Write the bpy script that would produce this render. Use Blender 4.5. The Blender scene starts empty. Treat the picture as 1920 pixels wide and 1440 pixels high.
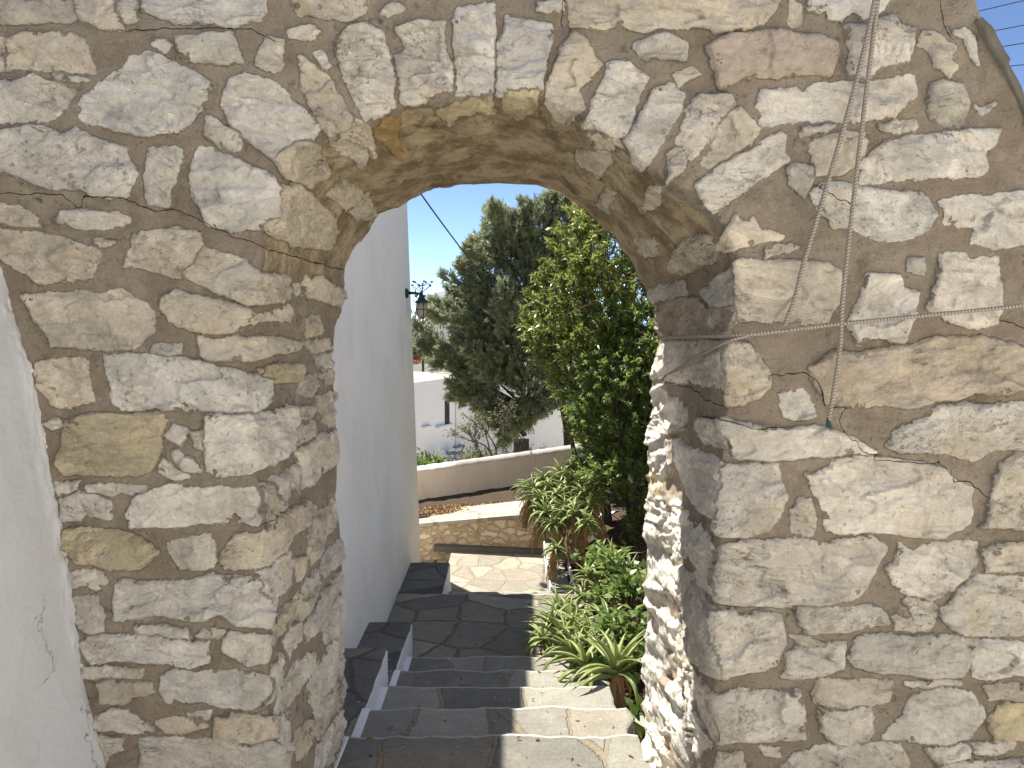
import bpy, math, random
import numpy as np
from mathutils import Vector, Matrix
random.seed(7); RNG = np.random.default_rng(11)
C = bpy.context.scene.collection
R = math.radians
# ------------------------------------------------------------------ camera model (photo pixels 1920x1440)
F = 1442.0; EYE = 1.6; PITCH = math.atan(115 / F)
cp, sp = math.cos(PITCH), math.sin(PITCH)
def at(px, py, Y):
    xc, yc = (px - 960) / F, (720 - py) / F
    d = (xc, cp + yc * sp, -sp + yc * cp); k = Y / d[1]
    return Vector((d[0] * k, Y, EYE + d[2] * k))
def proj(P):
    x, y, z = P[..., 0], P[..., 1], P[..., 2] - EYE
    f = y * cp - z * sp; u = y * sp + z * cp
    return 960 + F * x / f, 720 - F * u / f

# ------------------------------------------------------------------ object helpers
def tag(o, label=None, cat=None, group=None, kind=None):
    if label: o['label'] = label
    if cat: o['category'] = cat
    if group: o['group'] = group
    if kind: o['kind'] = kind
    return o
def empty(name, loc=(0, 0, 0), parent=None):
    o = bpy.data.objects.new(name, None); C.objects.link(o); o.location = loc; o.empty_display_size = .1
    if parent: o.parent = parent
    return o
def link(name, me, mat, parent=None, smooth=False):
    o = bpy.data.objects.new(name, me); C.objects.link(o)
    if mat and not me.materials: me.materials.append(mat)
    if parent: o.parent = parent
    if smooth: me.polygons.foreach_set('use_smooth', np.ones(len(me.polygons), bool))
    return o
def np_mesh(name, V, Q, n=4):
    V = np.asarray(V, np.float32); Q = np.asarray(Q, np.int32)
    me = bpy.data.meshes.new(name)
    me.vertices.add(len(V)); me.vertices.foreach_set('co', V.ravel())
    me.loops.add(Q.size); me.loops.foreach_set('vertex_index', Q.ravel())
    me.polygons.add(len(Q)); me.polygons.foreach_set('loop_start', np.arange(0, Q.size, n, dtype=np.int32))
    me.update(calc_edges=True)
    return me
def fattr(me, name, vals, dom='POINT', typ='FLOAT'):
    a = me.attributes.new(name, typ, dom)
    a.data.foreach_set('value' if typ == 'FLOAT' else 'color', np.asarray(vals, np.float32).ravel())
class MB:
    def __init__(s): s.v = []; s.f = []
    def add(s, V, Fs):
        b = len(s.v); s.v += [tuple(v) for v in V]; s.f += [tuple(b + i for i in f) for f in Fs]; return s
    def box(s, x0, x1, y0, y1, z0, z1):
        return s.add([(x0,y0,z0),(x1,y0,z0),(x1,y1,z0),(x0,y1,z0),(x0,y0,z1),(x1,y0,z1),(x1,y1,z1),(x0,y1,z1)],
                     [(3,2,1,0),(4,5,6,7),(0,1,5,4),(1,2,6,5),(2,3,7,6),(3,0,4,7)])
    def hexa(s, b, t):   # bottom 4 and top 4 points, counter-clockwise from above
        return s.add(list(b) + list(t), [(3,2,1,0),(4,5,6,7),(0,1,5,4),(1,2,6,5),(2,3,7,6),(3,0,4,7)])
    def tube(s, pts, r, n=6, cap=True):
        pts = [Vector(p) for p in pts]; rs = r if isinstance(r, (list, tuple)) else [r] * len(pts)
        V = []; up = Vector((.31, .2, .93)).normalized()
        for i, p in enumerate(pts):
            d = (pts[min(i + 1, len(pts) - 1)] - pts[max(i - 1, 0)]).normalized()
            a = d.cross(up)
            if a.length < .05: a = d.cross(Vector((1, 0, 0)))
            a.normalize(); b = d.cross(a)
            for k in range(n):
                t = 2 * math.pi * k / n; V.append(p + (a * math.cos(t) + b * math.sin(t)) * rs[i])
        Fs = [(i*n+k, i*n+(k+1)%n, (i+1)*n+(k+1)%n, (i+1)*n+k) for i in range(len(pts)-1) for k in range(n)]
        if cap: Fs += [tuple(range(n))[::-1], tuple((len(pts)-1)*n+k for k in range(n))]
        return s.add(V, Fs)
    def lathe(s, prof, c=(0, 0, 0), n=20):
        V = [(c[0]+r*math.cos(2*math.pi*k/n), c[1]+r*math.sin(2*math.pi*k/n), c[2]+z) for r, z in prof for k in range(n)]
        Fs = [(i*n+k, i*n+(k+1)%n, (i+1)*n+(k+1)%n, (i+1)*n+k) for i in range(len(prof)-1) for k in range(n)]
        Fs += [tuple(range(n))[::-1], tuple((len(prof)-1)*n+k for k in range(n))]
        return s.add(V, Fs)
    def build(s, name, mat, parent=None, smooth=False, bevel=0):
        me = bpy.data.meshes.new(name); me.from_pydata(s.v, [], s.f); me.update()
        o = link(name, me, mat, parent, smooth)
        if bevel:
            m = o.modifiers.new('Bevel', 'BEVEL'); m.width = bevel; m.segments = 2; m.limit_method = 'ANGLE'
        return o

# ------------------------------------------------------------------ noise
def vnoise(P, seed=0):
    P = np.asarray(P, np.float64); I = np.floor(P).astype(np.int64); f = P - I; f = f * f * (3 - 2 * f)
    def h(ix, iy, iz):
        n = (ix * 374761393 + iy * 668265263 + iz * 2147483647 + seed * 1274126177) & 0xffffffff
        n = ((n ^ (n >> 13)) * 1274126177) & 0xffffffff; n = ((n ^ (n >> 16)) * 2246822519) & 0xffffffff
        return ((n ^ (n >> 15)) & 0xffff) / 32767.5 - 1
    x, y, z = I[:, 0], I[:, 1], I[:, 2]; fx, fy, fz = f[:, 0], f[:, 1], f[:, 2]
    L = lambda a, b, t: a + (b - a) * t
    return L(L(L(h(x,y,z), h(x+1,y,z), fx), L(h(x,y+1,z), h(x+1,y+1,z), fx), fy),
             L(L(h(x,y,z+1), h(x+1,y,z+1), fx), L(h(x,y+1,z+1), h(x+1,y+1,z+1), fx), fy), fz)
def fbm(P, scale, octv=3, seed=0, ridged=False):
    s = np.zeros(len(P)); a = 1.; t = 0
    for o in range(octv):
        n = vnoise(P * scale * 2 ** o + 17.3 * o, seed + o * 7)
        s += a * ((1 - 2 * np.abs(n)) if ridged else n); t += a; a *= .5
    return s / t
sst = lambda x: (lambda t: t * t * (3 - 2 * t))(np.clip(x, 0, 1))

# ------------------------------------------------------------------ materials
def newmat(name):
    m = bpy.data.materials.new(name); m.use_nodes = True; nt = m.node_tree; nt.nodes.clear()
    return m, nt
class NT:
    def __init__(s, name):
        s.m, s.t = newmat(name); s.out = s.n('ShaderNodeOutputMaterial'); s.geo = s.n('ShaderNodeNewGeometry'); s.tc = s.n('ShaderNodeTexCoord')
        s.P = s.tc.outputs['Object']
    def n(s, k, **kw):
        x = s.t.nodes.new(k)
        for a, b in kw.items(): setattr(x, a, b)
        return x
    def set(s, sock, v):
        if hasattr(v, 'node'): s.t.links.new(v, sock)
        elif v is not None:
            if sock.type == 'RGBA' and len(v) == 3: v = (*v, 1)
            sock.default_value = v
    def noise(s, scale, detail=4, rough=.55, co=None, dist=0, out='Fac'):
        x = s.n('ShaderNodeTexNoise'); s.set(x.inputs['Vector'], co or s.P); x.inputs['Scale'].default_value = scale
        x.inputs['Detail'].default_value = detail; x.inputs['Roughness'].default_value = rough; x.inputs['Distortion'].default_value = dist
        return x.outputs[out]
    def math(s, op, a, b=None, c=None, clamp=False):
        x = s.n('ShaderNodeMath', operation=op, use_clamp=clamp)
        for i, v in enumerate((a, b, c)):
            if v is not None: s.set(x.inputs[i], v)
        return x.outputs[0]
    def vmath(s, op, a, b):
        x = s.n('ShaderNodeVectorMath', operation=op); s.set(x.inputs[0], a); s.set(x.inputs[1], b); return x.outputs[0]
    def ss(s, v, lo, hi, a=0., b=1.):
        x = s.n('ShaderNodeMapRange', interpolation_type='SMOOTHSTEP'); s.set(x.inputs[0], v)
        for i, q in enumerate((lo, hi, a, b)): s.set(x.inputs[i + 1], q)
        return x.outputs[0]
    def mix(s, f, a, b, mode='MIX'):
        x = s.n('ShaderNodeMix', data_type='RGBA', blend_type=mode); s.set(x.inputs[0], f); s.set(x.inputs[6], a); s.set(x.inputs[7], b)
        return x.outputs[2]
    def scale(s, c, f):   # colour times float
        x = s.n('ShaderNodeVectorMath', operation='SCALE'); s.set(x.inputs[0], c); s.set(x.inputs[3], f); return x.outputs[0]
    def attr(s, name, out='Fac'):
        return s.n('ShaderNodeAttribute', attribute_name=name).outputs[out]
    def mapping(s, sc, rot=(0, 0, 0)):
        x = s.n('ShaderNodeMapping'); s.set(x.inputs[0], s.P); x.inputs['Scale'].default_value = sc; x.inputs['Rotation'].default_value = rot
        return x.outputs[0]
    def bump(s, h, strength=.5, dist=.01, nrm=None):
        x = s.n('ShaderNodeBump'); s.set(x.inputs['Height'], h); s.set(x.inputs['Strength'], strength); x.inputs['Distance'].default_value = dist
        if nrm: s.set(x.inputs['Normal'], nrm)
        return x.outputs[0]
    def pbr(s, col, rough=.9, nrm=None, metal=0, spec=.3, trans=None):
        b = s.n('ShaderNodeBsdfPrincipled'); s.set(b.inputs['Base Color'], col); s.set(b.inputs['Roughness'], rough); b.inputs['Metallic'].default_value = metal
        b.inputs['Specular IOR Level'].default_value = spec
        if nrm: s.set(b.inputs['Normal'], nrm)
        o = b.outputs[0]
        if trans:
            t = s.n('ShaderNodeBsdfTranslucent'); s.set(t.inputs['Color'], trans[1]); mx = s.n('ShaderNodeMixShader'); mx.inputs[0].default_value = trans[0]
            s.t.links.new(o, mx.inputs[1]); s.t.links.new(t.outputs[0], mx.inputs[2]); o = mx.outputs[0]
        s.t.links.new(o, s.out.inputs['Surface']); return s.m

def mat_masonry():
    k = NT('rubble_stone_and_mortar')
    sd = k.attr('sd'); tone = k.attr('tone', 'Color'); crk = k.math('ABSOLUTE', k.attr('crk')); rn = k.attr('srnd')
    r2 = k.math('FRACT', k.math('MULTIPLY', rn, 7.13)); r3 = k.math('FRACT', k.math('MULTIPLY', rn, 23.7))
    n1 = k.noise(26, 5, .6); n2 = k.noise(95, 5, .65); n3 = k.noise(9, 4); n4 = k.noise(330, 3, .65); n5 = k.noise(3.1, 4)
    # every stone has its own piece of rock: bedding tilt, grain size and offset differ
    vr = k.n('ShaderNodeVectorRotate', rotation_type='Y_AXIS'); k.set(vr.inputs['Vector'], k.P); k.set(vr.inputs['Angle'], k.math('MULTIPLY', k.math('SUBTRACT', rn, .5), 1.5))
    Q = k.vmath('ADD', k.scale(vr.outputs[0], k.math('ADD', .75, k.math('MULTIPLY', r2, .6))), k.scale((31., 17., 23.), rn)); QB = k.vmath('MULTIPLY', Q, (1, 1, 4.5))
    e = k.math('ADD', k.math('ADD', sd, 5.0), k.math('MULTIPLY', k.math('SUBTRACT', n1, .5), 15))
    e = k.math('ADD', e, k.math('MULTIPLY', k.math('SUBTRACT', n2, .5), 11))
    e = k.math('SUBTRACT', e, k.ss(k.noise(17, 4, .6, k.vmath('ADD', k.P, (4, 7, 1))), .60, .70, 0, 16))
    mask = k.ss(e, -1.5, 1.5)
    g1 = k.noise(22, 5, .65, Q); g2 = k.noise(80, 5, .7, Q)
    st = k.scale(tone, k.math('ADD', k.ss(k.noise(8, 4, .55, Q), .28, .72, .80, 1.16), k.math('MULTIPLY', k.math('SUBTRACT', g2, .5), .75)))
    bed = k.noise(7.5, 6, .7, QB, 1.0)
    st = k.mix(k.math('MULTIPLY', k.ss(bed, .52, .70), k.math('ADD', .15, k.math('MULTIPLY', r3, .5))), st, (.60, .51, .39))
    wv = k.noise(6.5, 6, .62, k.vmath('MULTIPLY', Q, (1, 1, 2.4)), .8)
    vein = k.ss(k.math('ABSOLUTE', k.math('SUBTRACT', wv, .5)), 0, .010, .8, 0)
    vm = k.math('MULTIPLY', k.ss(k.noise(7, 3, .5, Q), .46, .62), k.ss(r2, .15, .6))
    st = k.mix(k.math('MULTIPLY', vein, vm), st, (.17, .135, .105))
    ochre = k.math('MULTIPLY', k.ss(k.noise(4.6, 4, .6, k.vmath('ADD', Q, (3.1, 0, 7.7))), .50, .72), k.math('MULTIPLY', r3, .75))
    st = k.mix(ochre, st, (.68, .56, .36))
    gry = k.math('MULTIPLY', k.ss(k.noise(5.5, 5, .65, k.vmath('ADD', Q, (13, 5, 2))), .50, .68), k.math('MULTIPLY', r2, .6))
    st = k.mix(gry, st, (.66, .645, .61))
    spk = k.ss(k.noise(52, 4, .7, k.vmath('ADD', Q, (9, 2, 4))), k.math('SUBTRACT', .68, k.math('MULTIPLY', r3, .11)), k.math('SUBTRACT', .74, k.math('MULTIPLY', r3, .11)))
    st = k.mix(k.math('MULTIPLY', spk, .65), st, (.29, .24, .19))
    vc = k.n('ShaderNodeTexVoronoi', feature='F1'); k.set(vc.inputs['Vector'], k.vmath('ADD', k.vmath('MULTIPLY', Q, (1, 1, 2.1)), k.scale(k.vmath('SUBTRACT', k.noise(8, 4, out='Color'), (.5, .5, .5)), .11))); vc.inputs['Scale'].default_value = 9.
    vs = k.n('ShaderNodeSeparateColor'); k.set(vs.inputs[0], vc.outputs['Color'])
    st = k.scale(st, k.math('ADD', .88, k.math('MULTIPLY', vs.outputs[1], .20)))
    # mortar: gritty sand and lime, smeared, with grime along the stones
    mo = k.mix(k.ss(n5, .32, .68), (.34, .285, .22), (.43, .375, .305))
    mo = k.mix(k.ss(n3, .44, .68, 0, .55), mo, (.27, .22, .17))
    mo = k.mix(k.ss(k.noise(14, 5, .7, k.vmath('ADD', k.P, (6, 1, 2))), .54, .70, 0, .6), mo, (.50, .44, .36))
    mo = k.scale(mo, k.math('ADD', .50, k.math('ADD', k.math('MULTIPLY', n4, .55), k.math('MULTIPLY', n2, .45))))
    grit = k.ss(k.noise(210, 2, .5), .66, .72)
    mo = k.mix(k.math('MULTIPLY', grit, .5), mo, (.58, .52, .43))
    pit = k.ss(k.noise(130, 3, .6, k.vmath('ADD', k.P, (2, 2, 9))), .66, .72)
    mo = k.mix(k.math('MULTIPLY', pit, .6), mo, (.10, .08, .06))
    grime = k.math('MULTIPLY', k.ss(n1, .54, .70), k.ss(n5, .44, .60))
    mo = k.mix(k.math('MULTIPLY', grime, .75), mo, (.085, .07, .055))
    smear = k.ss(k.noise(15, 5, .6, k.vmath('ADD', k.P, (1, 8, 3))), .60, .68, 0, .55)
    mo = k.mix(k.math('MULTIPLY', smear, k.ss(sd, -18, -5)), mo, (.58, .51, .41))
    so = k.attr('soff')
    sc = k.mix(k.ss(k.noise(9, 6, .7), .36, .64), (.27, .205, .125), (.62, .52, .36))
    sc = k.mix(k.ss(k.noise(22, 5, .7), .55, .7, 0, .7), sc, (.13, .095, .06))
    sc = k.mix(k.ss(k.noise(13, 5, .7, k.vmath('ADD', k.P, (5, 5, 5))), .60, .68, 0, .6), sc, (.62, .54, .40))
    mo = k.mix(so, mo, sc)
    col = k.mix(mask, mo, st)
    cr = k.ss(k.math('ADD', crk, k.math('MULTIPLY', k.math('SUBTRACT', n2, .5), 1.6)), .35, 1.15, 1, 0)
    col = k.mix(k.math('MULTIPLY', cr, .92), col, (.03, .024, .02))
    h = k.math('ADD', k.math('MULTIPLY', mask, .12), k.math('ADD', k.math('MULTIPLY', k.math('MULTIPLY', g2, mask), .9), k.math('MULTIPLY', k.math('MULTIPLY', n2, k.math('SUBTRACT', 1., mask)), .9)))
    h = k.math('ADD', h, k.math('MULTIPLY', n4, .5))
    h = k.math('SUBTRACT', h, k.math('MULTIPLY', k.math('MULTIPLY', vein, vm), .3))
    h = k.math('ADD', h, k.math('MULTIPLY', k.math('MULTIPLY', bed, mask), 1.1))
    h = k.math('ADD', h, k.math('MULTIPLY', k.math('MULTIPLY', vs.outputs[0], mask), .5))
    h = k.math('SUBTRACT', h, k.math('ADD', cr, k.math('MULTIPLY', k.math('MULTIPLY', pit, .5), k.math('SUBTRACT', 1., mask))))
    return k.pbr(col, .93, k.bump(h, k.math('SUBTRACT', 1., k.math('MULTIPLY', k.attr('jamb'), .75)), .015), spec=.15)

def mat_plaster(name, col, dirt=(.45, .42, .38), amt=.3, bs=.25, streak=0., hair=0.):
    k = NT(name)
    n = k.noise(1.7, 5, .6); f = k.noise(38, 4)
    c = k.mix(k.ss(n, .4, .75, 0, amt), col, dirt)
    if streak:
        c = k.mix(k.ss(k.noise(6, 5, .7, k.mapping((3, 3, .35))), .5, .72, 0, streak), c, dirt)
    c = k.mix(k.ss(k.noise(70, 3), .68, .74, 0, .35), c, dirt)
    h = k.math('ADD', k.noise(6, 5), k.math('MULTIPLY', f, .25))
    if hair:     # hairline cracks and brush marks
        hv = k.ss(k.math('ABSOLUTE', k.math('SUBTRACT', k.noise(2.3, 7, .62), .5)), 0, .0035, 1, 0)
        hv = k.math('MULTIPLY', hv, k.ss(k.noise(1.3, 2), .50, .62)); c = k.mix(k.math('MULTIPLY', hv, hair), c, (.22, .21, .20))
        br = k.noise(30, 4, .6, k.mapping((1, .12, 1), (R(20), 0, 0))); h = k.math('ADD', h, k.math('MULTIPLY', br, .35)); h = k.math('SUBTRACT', h, hv)
    return k.pbr(c, .9, k.bump(h, bs, .012), spec=.2)

def mat_paving(name, dark, light, joint, sc, jw=.03, stretch=(1, 1, 1), brown=.25, zs=0.):
    k = NT(name)
    sz = k.n('ShaderNodeSeparateXYZ'); k.set(sz.inputs[0], k.P); cz = k.n('ShaderNodeCombineXYZ'); zq = k.math('ROUND', k.math('MULTIPLY', sz.outputs[2], 8)); k.set(cz.inputs[0], k.math('MULTIPLY', zq, zs)); k.set(cz.inputs[1], k.math('MULTIPLY', zq, zs * 2.3))
    w = k.vmath('ADD', k.vmath('ADD', k.vmath('MULTIPLY', k.P, (1, 1, 0)), cz.outputs[0]), k.scale(k.vmath('SUBTRACT', k.noise(3.2, 3, out='Color'), (.5, .5, .5)), .10))
    w = k.vmath('ADD', w, k.scale(k.vmath('SUBTRACT', k.noise(24, 3, out='Color'), (.5, .5, .5)), .015))
    w = k.vmath('MULTIPLY', w, stretch)
    a = k.n('ShaderNodeTexVoronoi', feature='DISTANCE_TO_EDGE', voronoi_dimensions='2D'); b = k.n('ShaderNodeTexVoronoi', feature='F1', voronoi_dimensions='2D')
    for x in (a, b): k.set(x.inputs['Vector'], w); x.inputs['Scale'].default_value = sc
    s = k.n('ShaderNodeSeparateColor'); k.set(s.inputs[0], b.outputs['Color'])
    c = k.mix(s.outputs[0], dark, light)
    c = k.mix(k.ss(s.outputs[1], .72, .9, 0, brown), c, (.30, .235, .15))
    n1 = k.noise(9, 6, .65); n2 = k.noise(55, 5, .65)
    c = k.scale(c, k.math('ADD', .36, k.math('ADD', k.math('MULTIPLY', n1, .65), k.math('MULTIPLY', n2, .66))))
    c = k.mix(k.ss(n1, .58, .72, 0, .35), c, light)
    c = k.mix(k.ss(k.noise(45, 2), .735, .76), c, (.7, .7, .68))
    j = k.ss(k.math('ADD', a.outputs[0], k.math('MULTIPLY', k.math('SUBTRACT', n2, .5), .03)), jw * .7, jw * 1.5)
    jc = k.scale(joint, k.math('ADD', .6, k.math('MULTIPLY', n1, .8)))
    c = k.mix(j, jc, c)
    h = k.math('ADD', k.math('MULTIPLY', j, .8), k.math('ADD', k.math('MULTIPLY', n1, 1.2), k.math('MULTIPLY', n2, .8)))
    return k.pbr(c, .82, k.bump(h, .85, .014), spec=.3)

def mat_simple(name, col, rough=.6, var=.2, sc=12, metal=0, spec=.4, bs=.15):
    k = NT(name); n = k.noise(sc, 5, .6)
    c = k.scale(k.mix(0., col, col), k.math('ADD', 1 - var / 2, k.math('MULTIPLY', n, var)))
    return k.pbr(c, rough, k.bump(n, bs, .01), metal, spec)

def mat_leaf(name, dark, mid, light, rough=.42, tr=.22, spec=.45):
    k = NT(name); r = k.attr('rnd')
    c = k.mix(k.ss(r, 0, .55), dark, mid); c = k.mix(k.ss(r, .55, 1), c, light)
    return k.pbr(c, rough, None, 0, spec, (tr, k.scale(c, 1.5)))

def mat_rubble(name, a, b, joint, sc):
    k = NT(name)
    w = k.vmath('ADD', k.P, k.scale(k.vmath('SUBTRACT', k.noise(5, 4, out='Color'), (.5, .5, .5)), .14))
    w = k.vmath('MULTIPLY', w, (1, .001, 1.5))
    e = k.n('ShaderNodeTexVoronoi', feature='DISTANCE_TO_EDGE'); f = k.n('ShaderNodeTexVoronoi', feature='F1')
    for x in (e, f): k.set(x.inputs['Vector'], w); x.inputs['Scale'].default_value = sc
    s = k.n('ShaderNodeSeparateColor'); k.set(s.inputs[0], f.outputs['Color'])
    n1 = k.noise(28, 6, .65); n2 = k.noise(3, 3)
    c = k.mix(s.outputs[0], a, b); c = k.scale(c, k.math('ADD', .65, k.math('MULTIPLY', n1, .7)))
    j = k.ss(k.math('ADD', e.outputs[0], k.math('MULTIPLY', k.math('SUBTRACT', n1, .5), .12)), .05, .15)
    j = k.math('MULTIPLY', j, k.ss(n2, .32, .45))
    c = k.mix(j, k.scale(joint, k.math('ADD', .6, k.math('MULTIPLY', n1, .8))), c)
    return k.pbr(c, .9, k.bump(k.math('ADD', j, k.math('MULTIPLY', n1, .5)), .7, .02), spec=.2)

M = {}
M['masonry'] = mat_masonry()
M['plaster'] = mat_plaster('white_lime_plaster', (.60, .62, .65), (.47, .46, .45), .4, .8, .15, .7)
M['white'] = mat_plaster('whitewash', (.80, .80, .79), (.66, .65, .62), .3, .12, .12)
M['bwhite'] = mat_plaster('painted_white_render', (.90, .85, .765), (.70, .68, .62), .5, .3, .28, .25)
M['pink'] = mat_plaster('faded_pink_render', (.82, .71, .60), (.60, .50, .42), .4, .3, .55)
M['step'] = mat_paving('slate_treads', (.15, .146, .124), (.305, .293, .245), (.24, .20, .14), 2.6, .018, (1, .22, 1), .25, 3.7)
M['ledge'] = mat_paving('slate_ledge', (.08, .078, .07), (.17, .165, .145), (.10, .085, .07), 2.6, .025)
M['pave'] = mat_paving('pale_crazy_paving', (.25, .23, .185), (.375, .345, .28), (.29, .25, .18), 3.6, .035)
M['coping'] = mat_paving('white_coping_slabs', (.34, .315, .26), (.46, .425, .355), (.30, .255, .185), 3.3, .03, (.6, 1.3, 1))
M['landing'] = mat_paving('grey_landing_flags', (.155, .143, .115), (.32, .295, .235), (.16, .135, .10), 2.7, .028)
M['rubble'] = mat_rubble('tan_rubble', (.55, .44, .30), (.72, .61, .46), (.46, .36, .24), 8.5)
M['court'] = mat_plaster('bounce_whitewash', (.84, .81, .75), (.75, .72, .67), .2, .1)
M['court_floor'] = mat_paving('pale_bounce_paving', (.60, .55, .46), (.74, .69, .59), (.72, .68, .60), 2.6, .04)
M['bead'] = mat_plaster('crusty_lime', (.74, .73, .70), (.40, .36, .30), .5, .8)
M['house'] = mat_plaster('sunbleached_whitewash', (.90, .87, .81), (.78, .75, .70), .25, .12, .1)
M['greytop'] = mat_plaster('shaded_wall_top', (.42, .40, .37), (.26, .24, .22), .5, .3)  # grey stands in for tree shade on the right stretch of the wall top
M['nosing'] = mat_simple('pale_tread_highlight', (.40, .385, .335), .85, .8, 30)  # pale colour stands in for the skylight catching the tread edges
M['soil'] = mat_simple('dry_soil', (.07, .052, .038), .95, 1.1, 30, 0, .1, 1.)
M['dsoil'] = mat_simple('dark_soil', (.075, .052, .036), .95, 1.1, 24, 0, .1, 1.)
M['earth'] = mat_simple('dry_hillside', (.20, .17, .09), .95, .9, 2.5, 0, .1, .6)
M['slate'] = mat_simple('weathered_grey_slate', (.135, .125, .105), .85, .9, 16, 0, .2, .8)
M['green_metal'] = mat_simple('dark_green_iron', (.018, .035, .03), .45, .4, 20)
M['blue_metal'] = mat_simple('blue_painted_steel', (.06, .13, .32), .4, .15, 6)
M['wire'] = mat_simple('black_cable', (.03, .03, .035), .6, .2)
M['dark'] = mat_simple('dark_window_wood', (.018, .013, .012), .5, .5, 8)
M['navy'] = mat_simple('navy_shutter_paint', (.012, .025, .08), .5, .3)
M['roofing'] = mat_simple('dusty_flat_roof', (.50, .43, .34), .95, .5, 3)
M['bark'] = mat_simple('grey_brown_bark', (.065, .052, .042), .9, .8, 25, 0, .1, .8)
M['twig'] = mat_simple('dark_twig_bark', (.06, .05, .042), .9, .5, 25)
M['straw'] = mat_simple('dead_leaf_straw', (.30, .20, .105), .9, 1., 40, 0, .1, .5)
M['conifer'] = mat_leaf('grey_green_conifer', (.115, .14, .082), (.25, .28, .165), (.41, .44, .275), .6, .34, .25)
M['laurel'] = mat_leaf('glossy_laurel_leaf', (.08, .10, .022), (.165, .20, .045), (.285, .325, .09), .33, .36)
M['jasmine'] = mat_leaf('small_soft_leaf', (.08, .115, .028), (.16, .225, .05), (.28, .35, .09), .42, .42)
M['broad'] = mat_leaf('broad_soft_leaf', (.07, .12, .03), (.13, .20, .045), (.22, .30, .075), .45, .28)
M['olive'] = mat_leaf('dusty_olive_leaf', (.10, .12, .06), (.18, .19, .09), (.27, .26, .13), .6, .2)
M['bloom'] = mat_leaf('crimson_bracts', (.45, .01, .03), (.6, .02, .05), (.7, .05, .09), .6, .3)
M['aloe'] = mat_leaf('aloe_leaf', (.13, .18, .055), (.22, .285, .085), (.34, .39, .15), .38, .10, .5)
M['litter'] = mat_leaf('dry_leaf_litter', (.16, .09, .045), (.30, .19, .10), (.46, .34, .20), .85, .1, .15)
def mat_rope():
    k = NT('flecked_braided_cord'); u = k.attr('along'); n = k.noise(160, 3)
    f = k.math('FRACT', k.math('MULTIPLY', u, 118)); g = k.math('ABSOLUTE', k.math('SINE', k.math('MULTIPLY', u, 660)))
    c = k.mix(k.ss(f, .62, .74), (.40, .355, .30), (.15, .13, .12)); c = k.mix(k.ss(n, .5, .7, 0, .4), c, (.25, .22, .19))
    return k.pbr(c, .85, k.bump(g, .5, .002), spec=.2)
M['rope'] = mat_rope()
M['fray'] = mat_simple('teal_taped_end', (.035, .06, .07), .6, .6, 90)
k = NT('frosted_lamp_glass'); M['glass'] = k.pbr((.62, .56, .46), .35, None, 0, .5, (.35, (.7, .62, .5)))
k = NT('sea_water'); M['sea'] = k.pbr((.05, .12, .22), .25, k.bump(k.noise(.05, 4), .2, 1.), spec=.5)

# ------------------------------------------------------------------ the arch wall
YF, YB = 2.0, 2.85
front_px = [(535,1762),(528,1500),(521,1440),(508,1363),(496,1327),(492,1254),(494,1170),(484,1072),(487,988),(482,915),(468,830),(461,782),(448,690),(452,610),(463,545),(480,470),
 (500,400),(516,350),(538,300),(583,258),(630,243),(687,222),(775,194),(858,180),(921,167),(1008,170),(1075,200),(1154,250),(1210,292),(1250,330),(1307,365),(1340,394),(1375,440),
 (1386,490),(1380,578),(1370,640),(1362,760),(1353,888),(1353,1002),(1346,1130),(1342,1200),(1344,1269),(1340,1350),(1336,1440),(1334,1762)]
back_px = [(646,1450),(646,1420),(646,1400),(645,1350),(644,1300),(642,1240),(640,1180),(640,1050),(636,985),(630,930),(634,850),(628,790),(624,720),(622,650),(628,600),(645,560),
 (643,510),(660,470),(690,430),(706,400),(738,389),(775,368),(812,350),(870,346),(935,344),(1005,347),(1050,362),(1105,398),(1150,440),(1185,490),(1205,530),(1228,565),(1240,578),
 (1242,600),(1237,640),(1230,690),(1226,770),(1222,830),(1216,910),(1219,970),(1212,1060),(1214,1150),(1211,1250),(1210,1350),(1209,1450)]
assert len(front_px) == len(back_px)
def on(pxl, Y): return np.array([at(a, b, Y) for a, b in pxl])
fp, bp = on(front_px, YF), on(back_px, YB)
seg = np.linalg.norm(np.diff(fp, axis=0), axis=1); su = np.r_[0, np.cumsum(seg)]
NU = 1260
uu = np.linspace(0, su[-1], NU)
it = lambda A: np.stack([np.interp(uu, su, A[:, i]) for i in range(3)], 1)
FP, BP = it(fp), it(bp)
for _ in range(3):    # soften the traced corners a little
    for A in (FP, BP): A[1:-1] = (A[:-2] + 2 * A[1:-1] + A[2:]) / 4
# outer boundary (front plane, photo pixels) met by a ray from each outline point
outer_px = [(-760,1765),(-760,-190),(1700,-190),(1760,-130),(1815,-40),(1836,25),(1858,78),(1884,118),(1910,165),(1945,250),(1985,380),(2020,560),(2045,800),(2060,1765)]
fpx = np.stack(proj(FP), 1)
OP = np.zeros((NU, 2)); op = np.array(outer_px, float)
for i, (x, y) in enumerate(fpx):
    if y >= 470: d = np.array([-1., 0.]) if x < 900 else np.array([1., 0.])
    else:
        d = np.array([x - 930, (y - 470) * 1.0]); d /= np.linalg.norm(d)
    best = 1e9
    for a, b in zip(op[:-1], op[1:]):
        e = b - a; den = d[0] * e[1] - d[1] * e[0]
        if abs(den) < 1e-9: continue
        w = a - (x, y); t = (w[0] * e[1] - w[1] * e[0]) / den; s_ = (w[0] * d[1] - w[1] * d[0]) / den
        if t > 0 and -1e-6 <= s_ <= 1 + 1e-6: best = min(best, t)
    OP[i] = fpx[i] + d * best
NI, NF1, NF2 = 175, 175, 34          # rows: intrados, near front, far front
vi = np.linspace(1, 0, NI)[:, None, None]
G = [FP[None] * (1 - vi) + BP[None] * vi]
lenr = np.linalg.norm(OP - fpx, axis=1)
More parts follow.
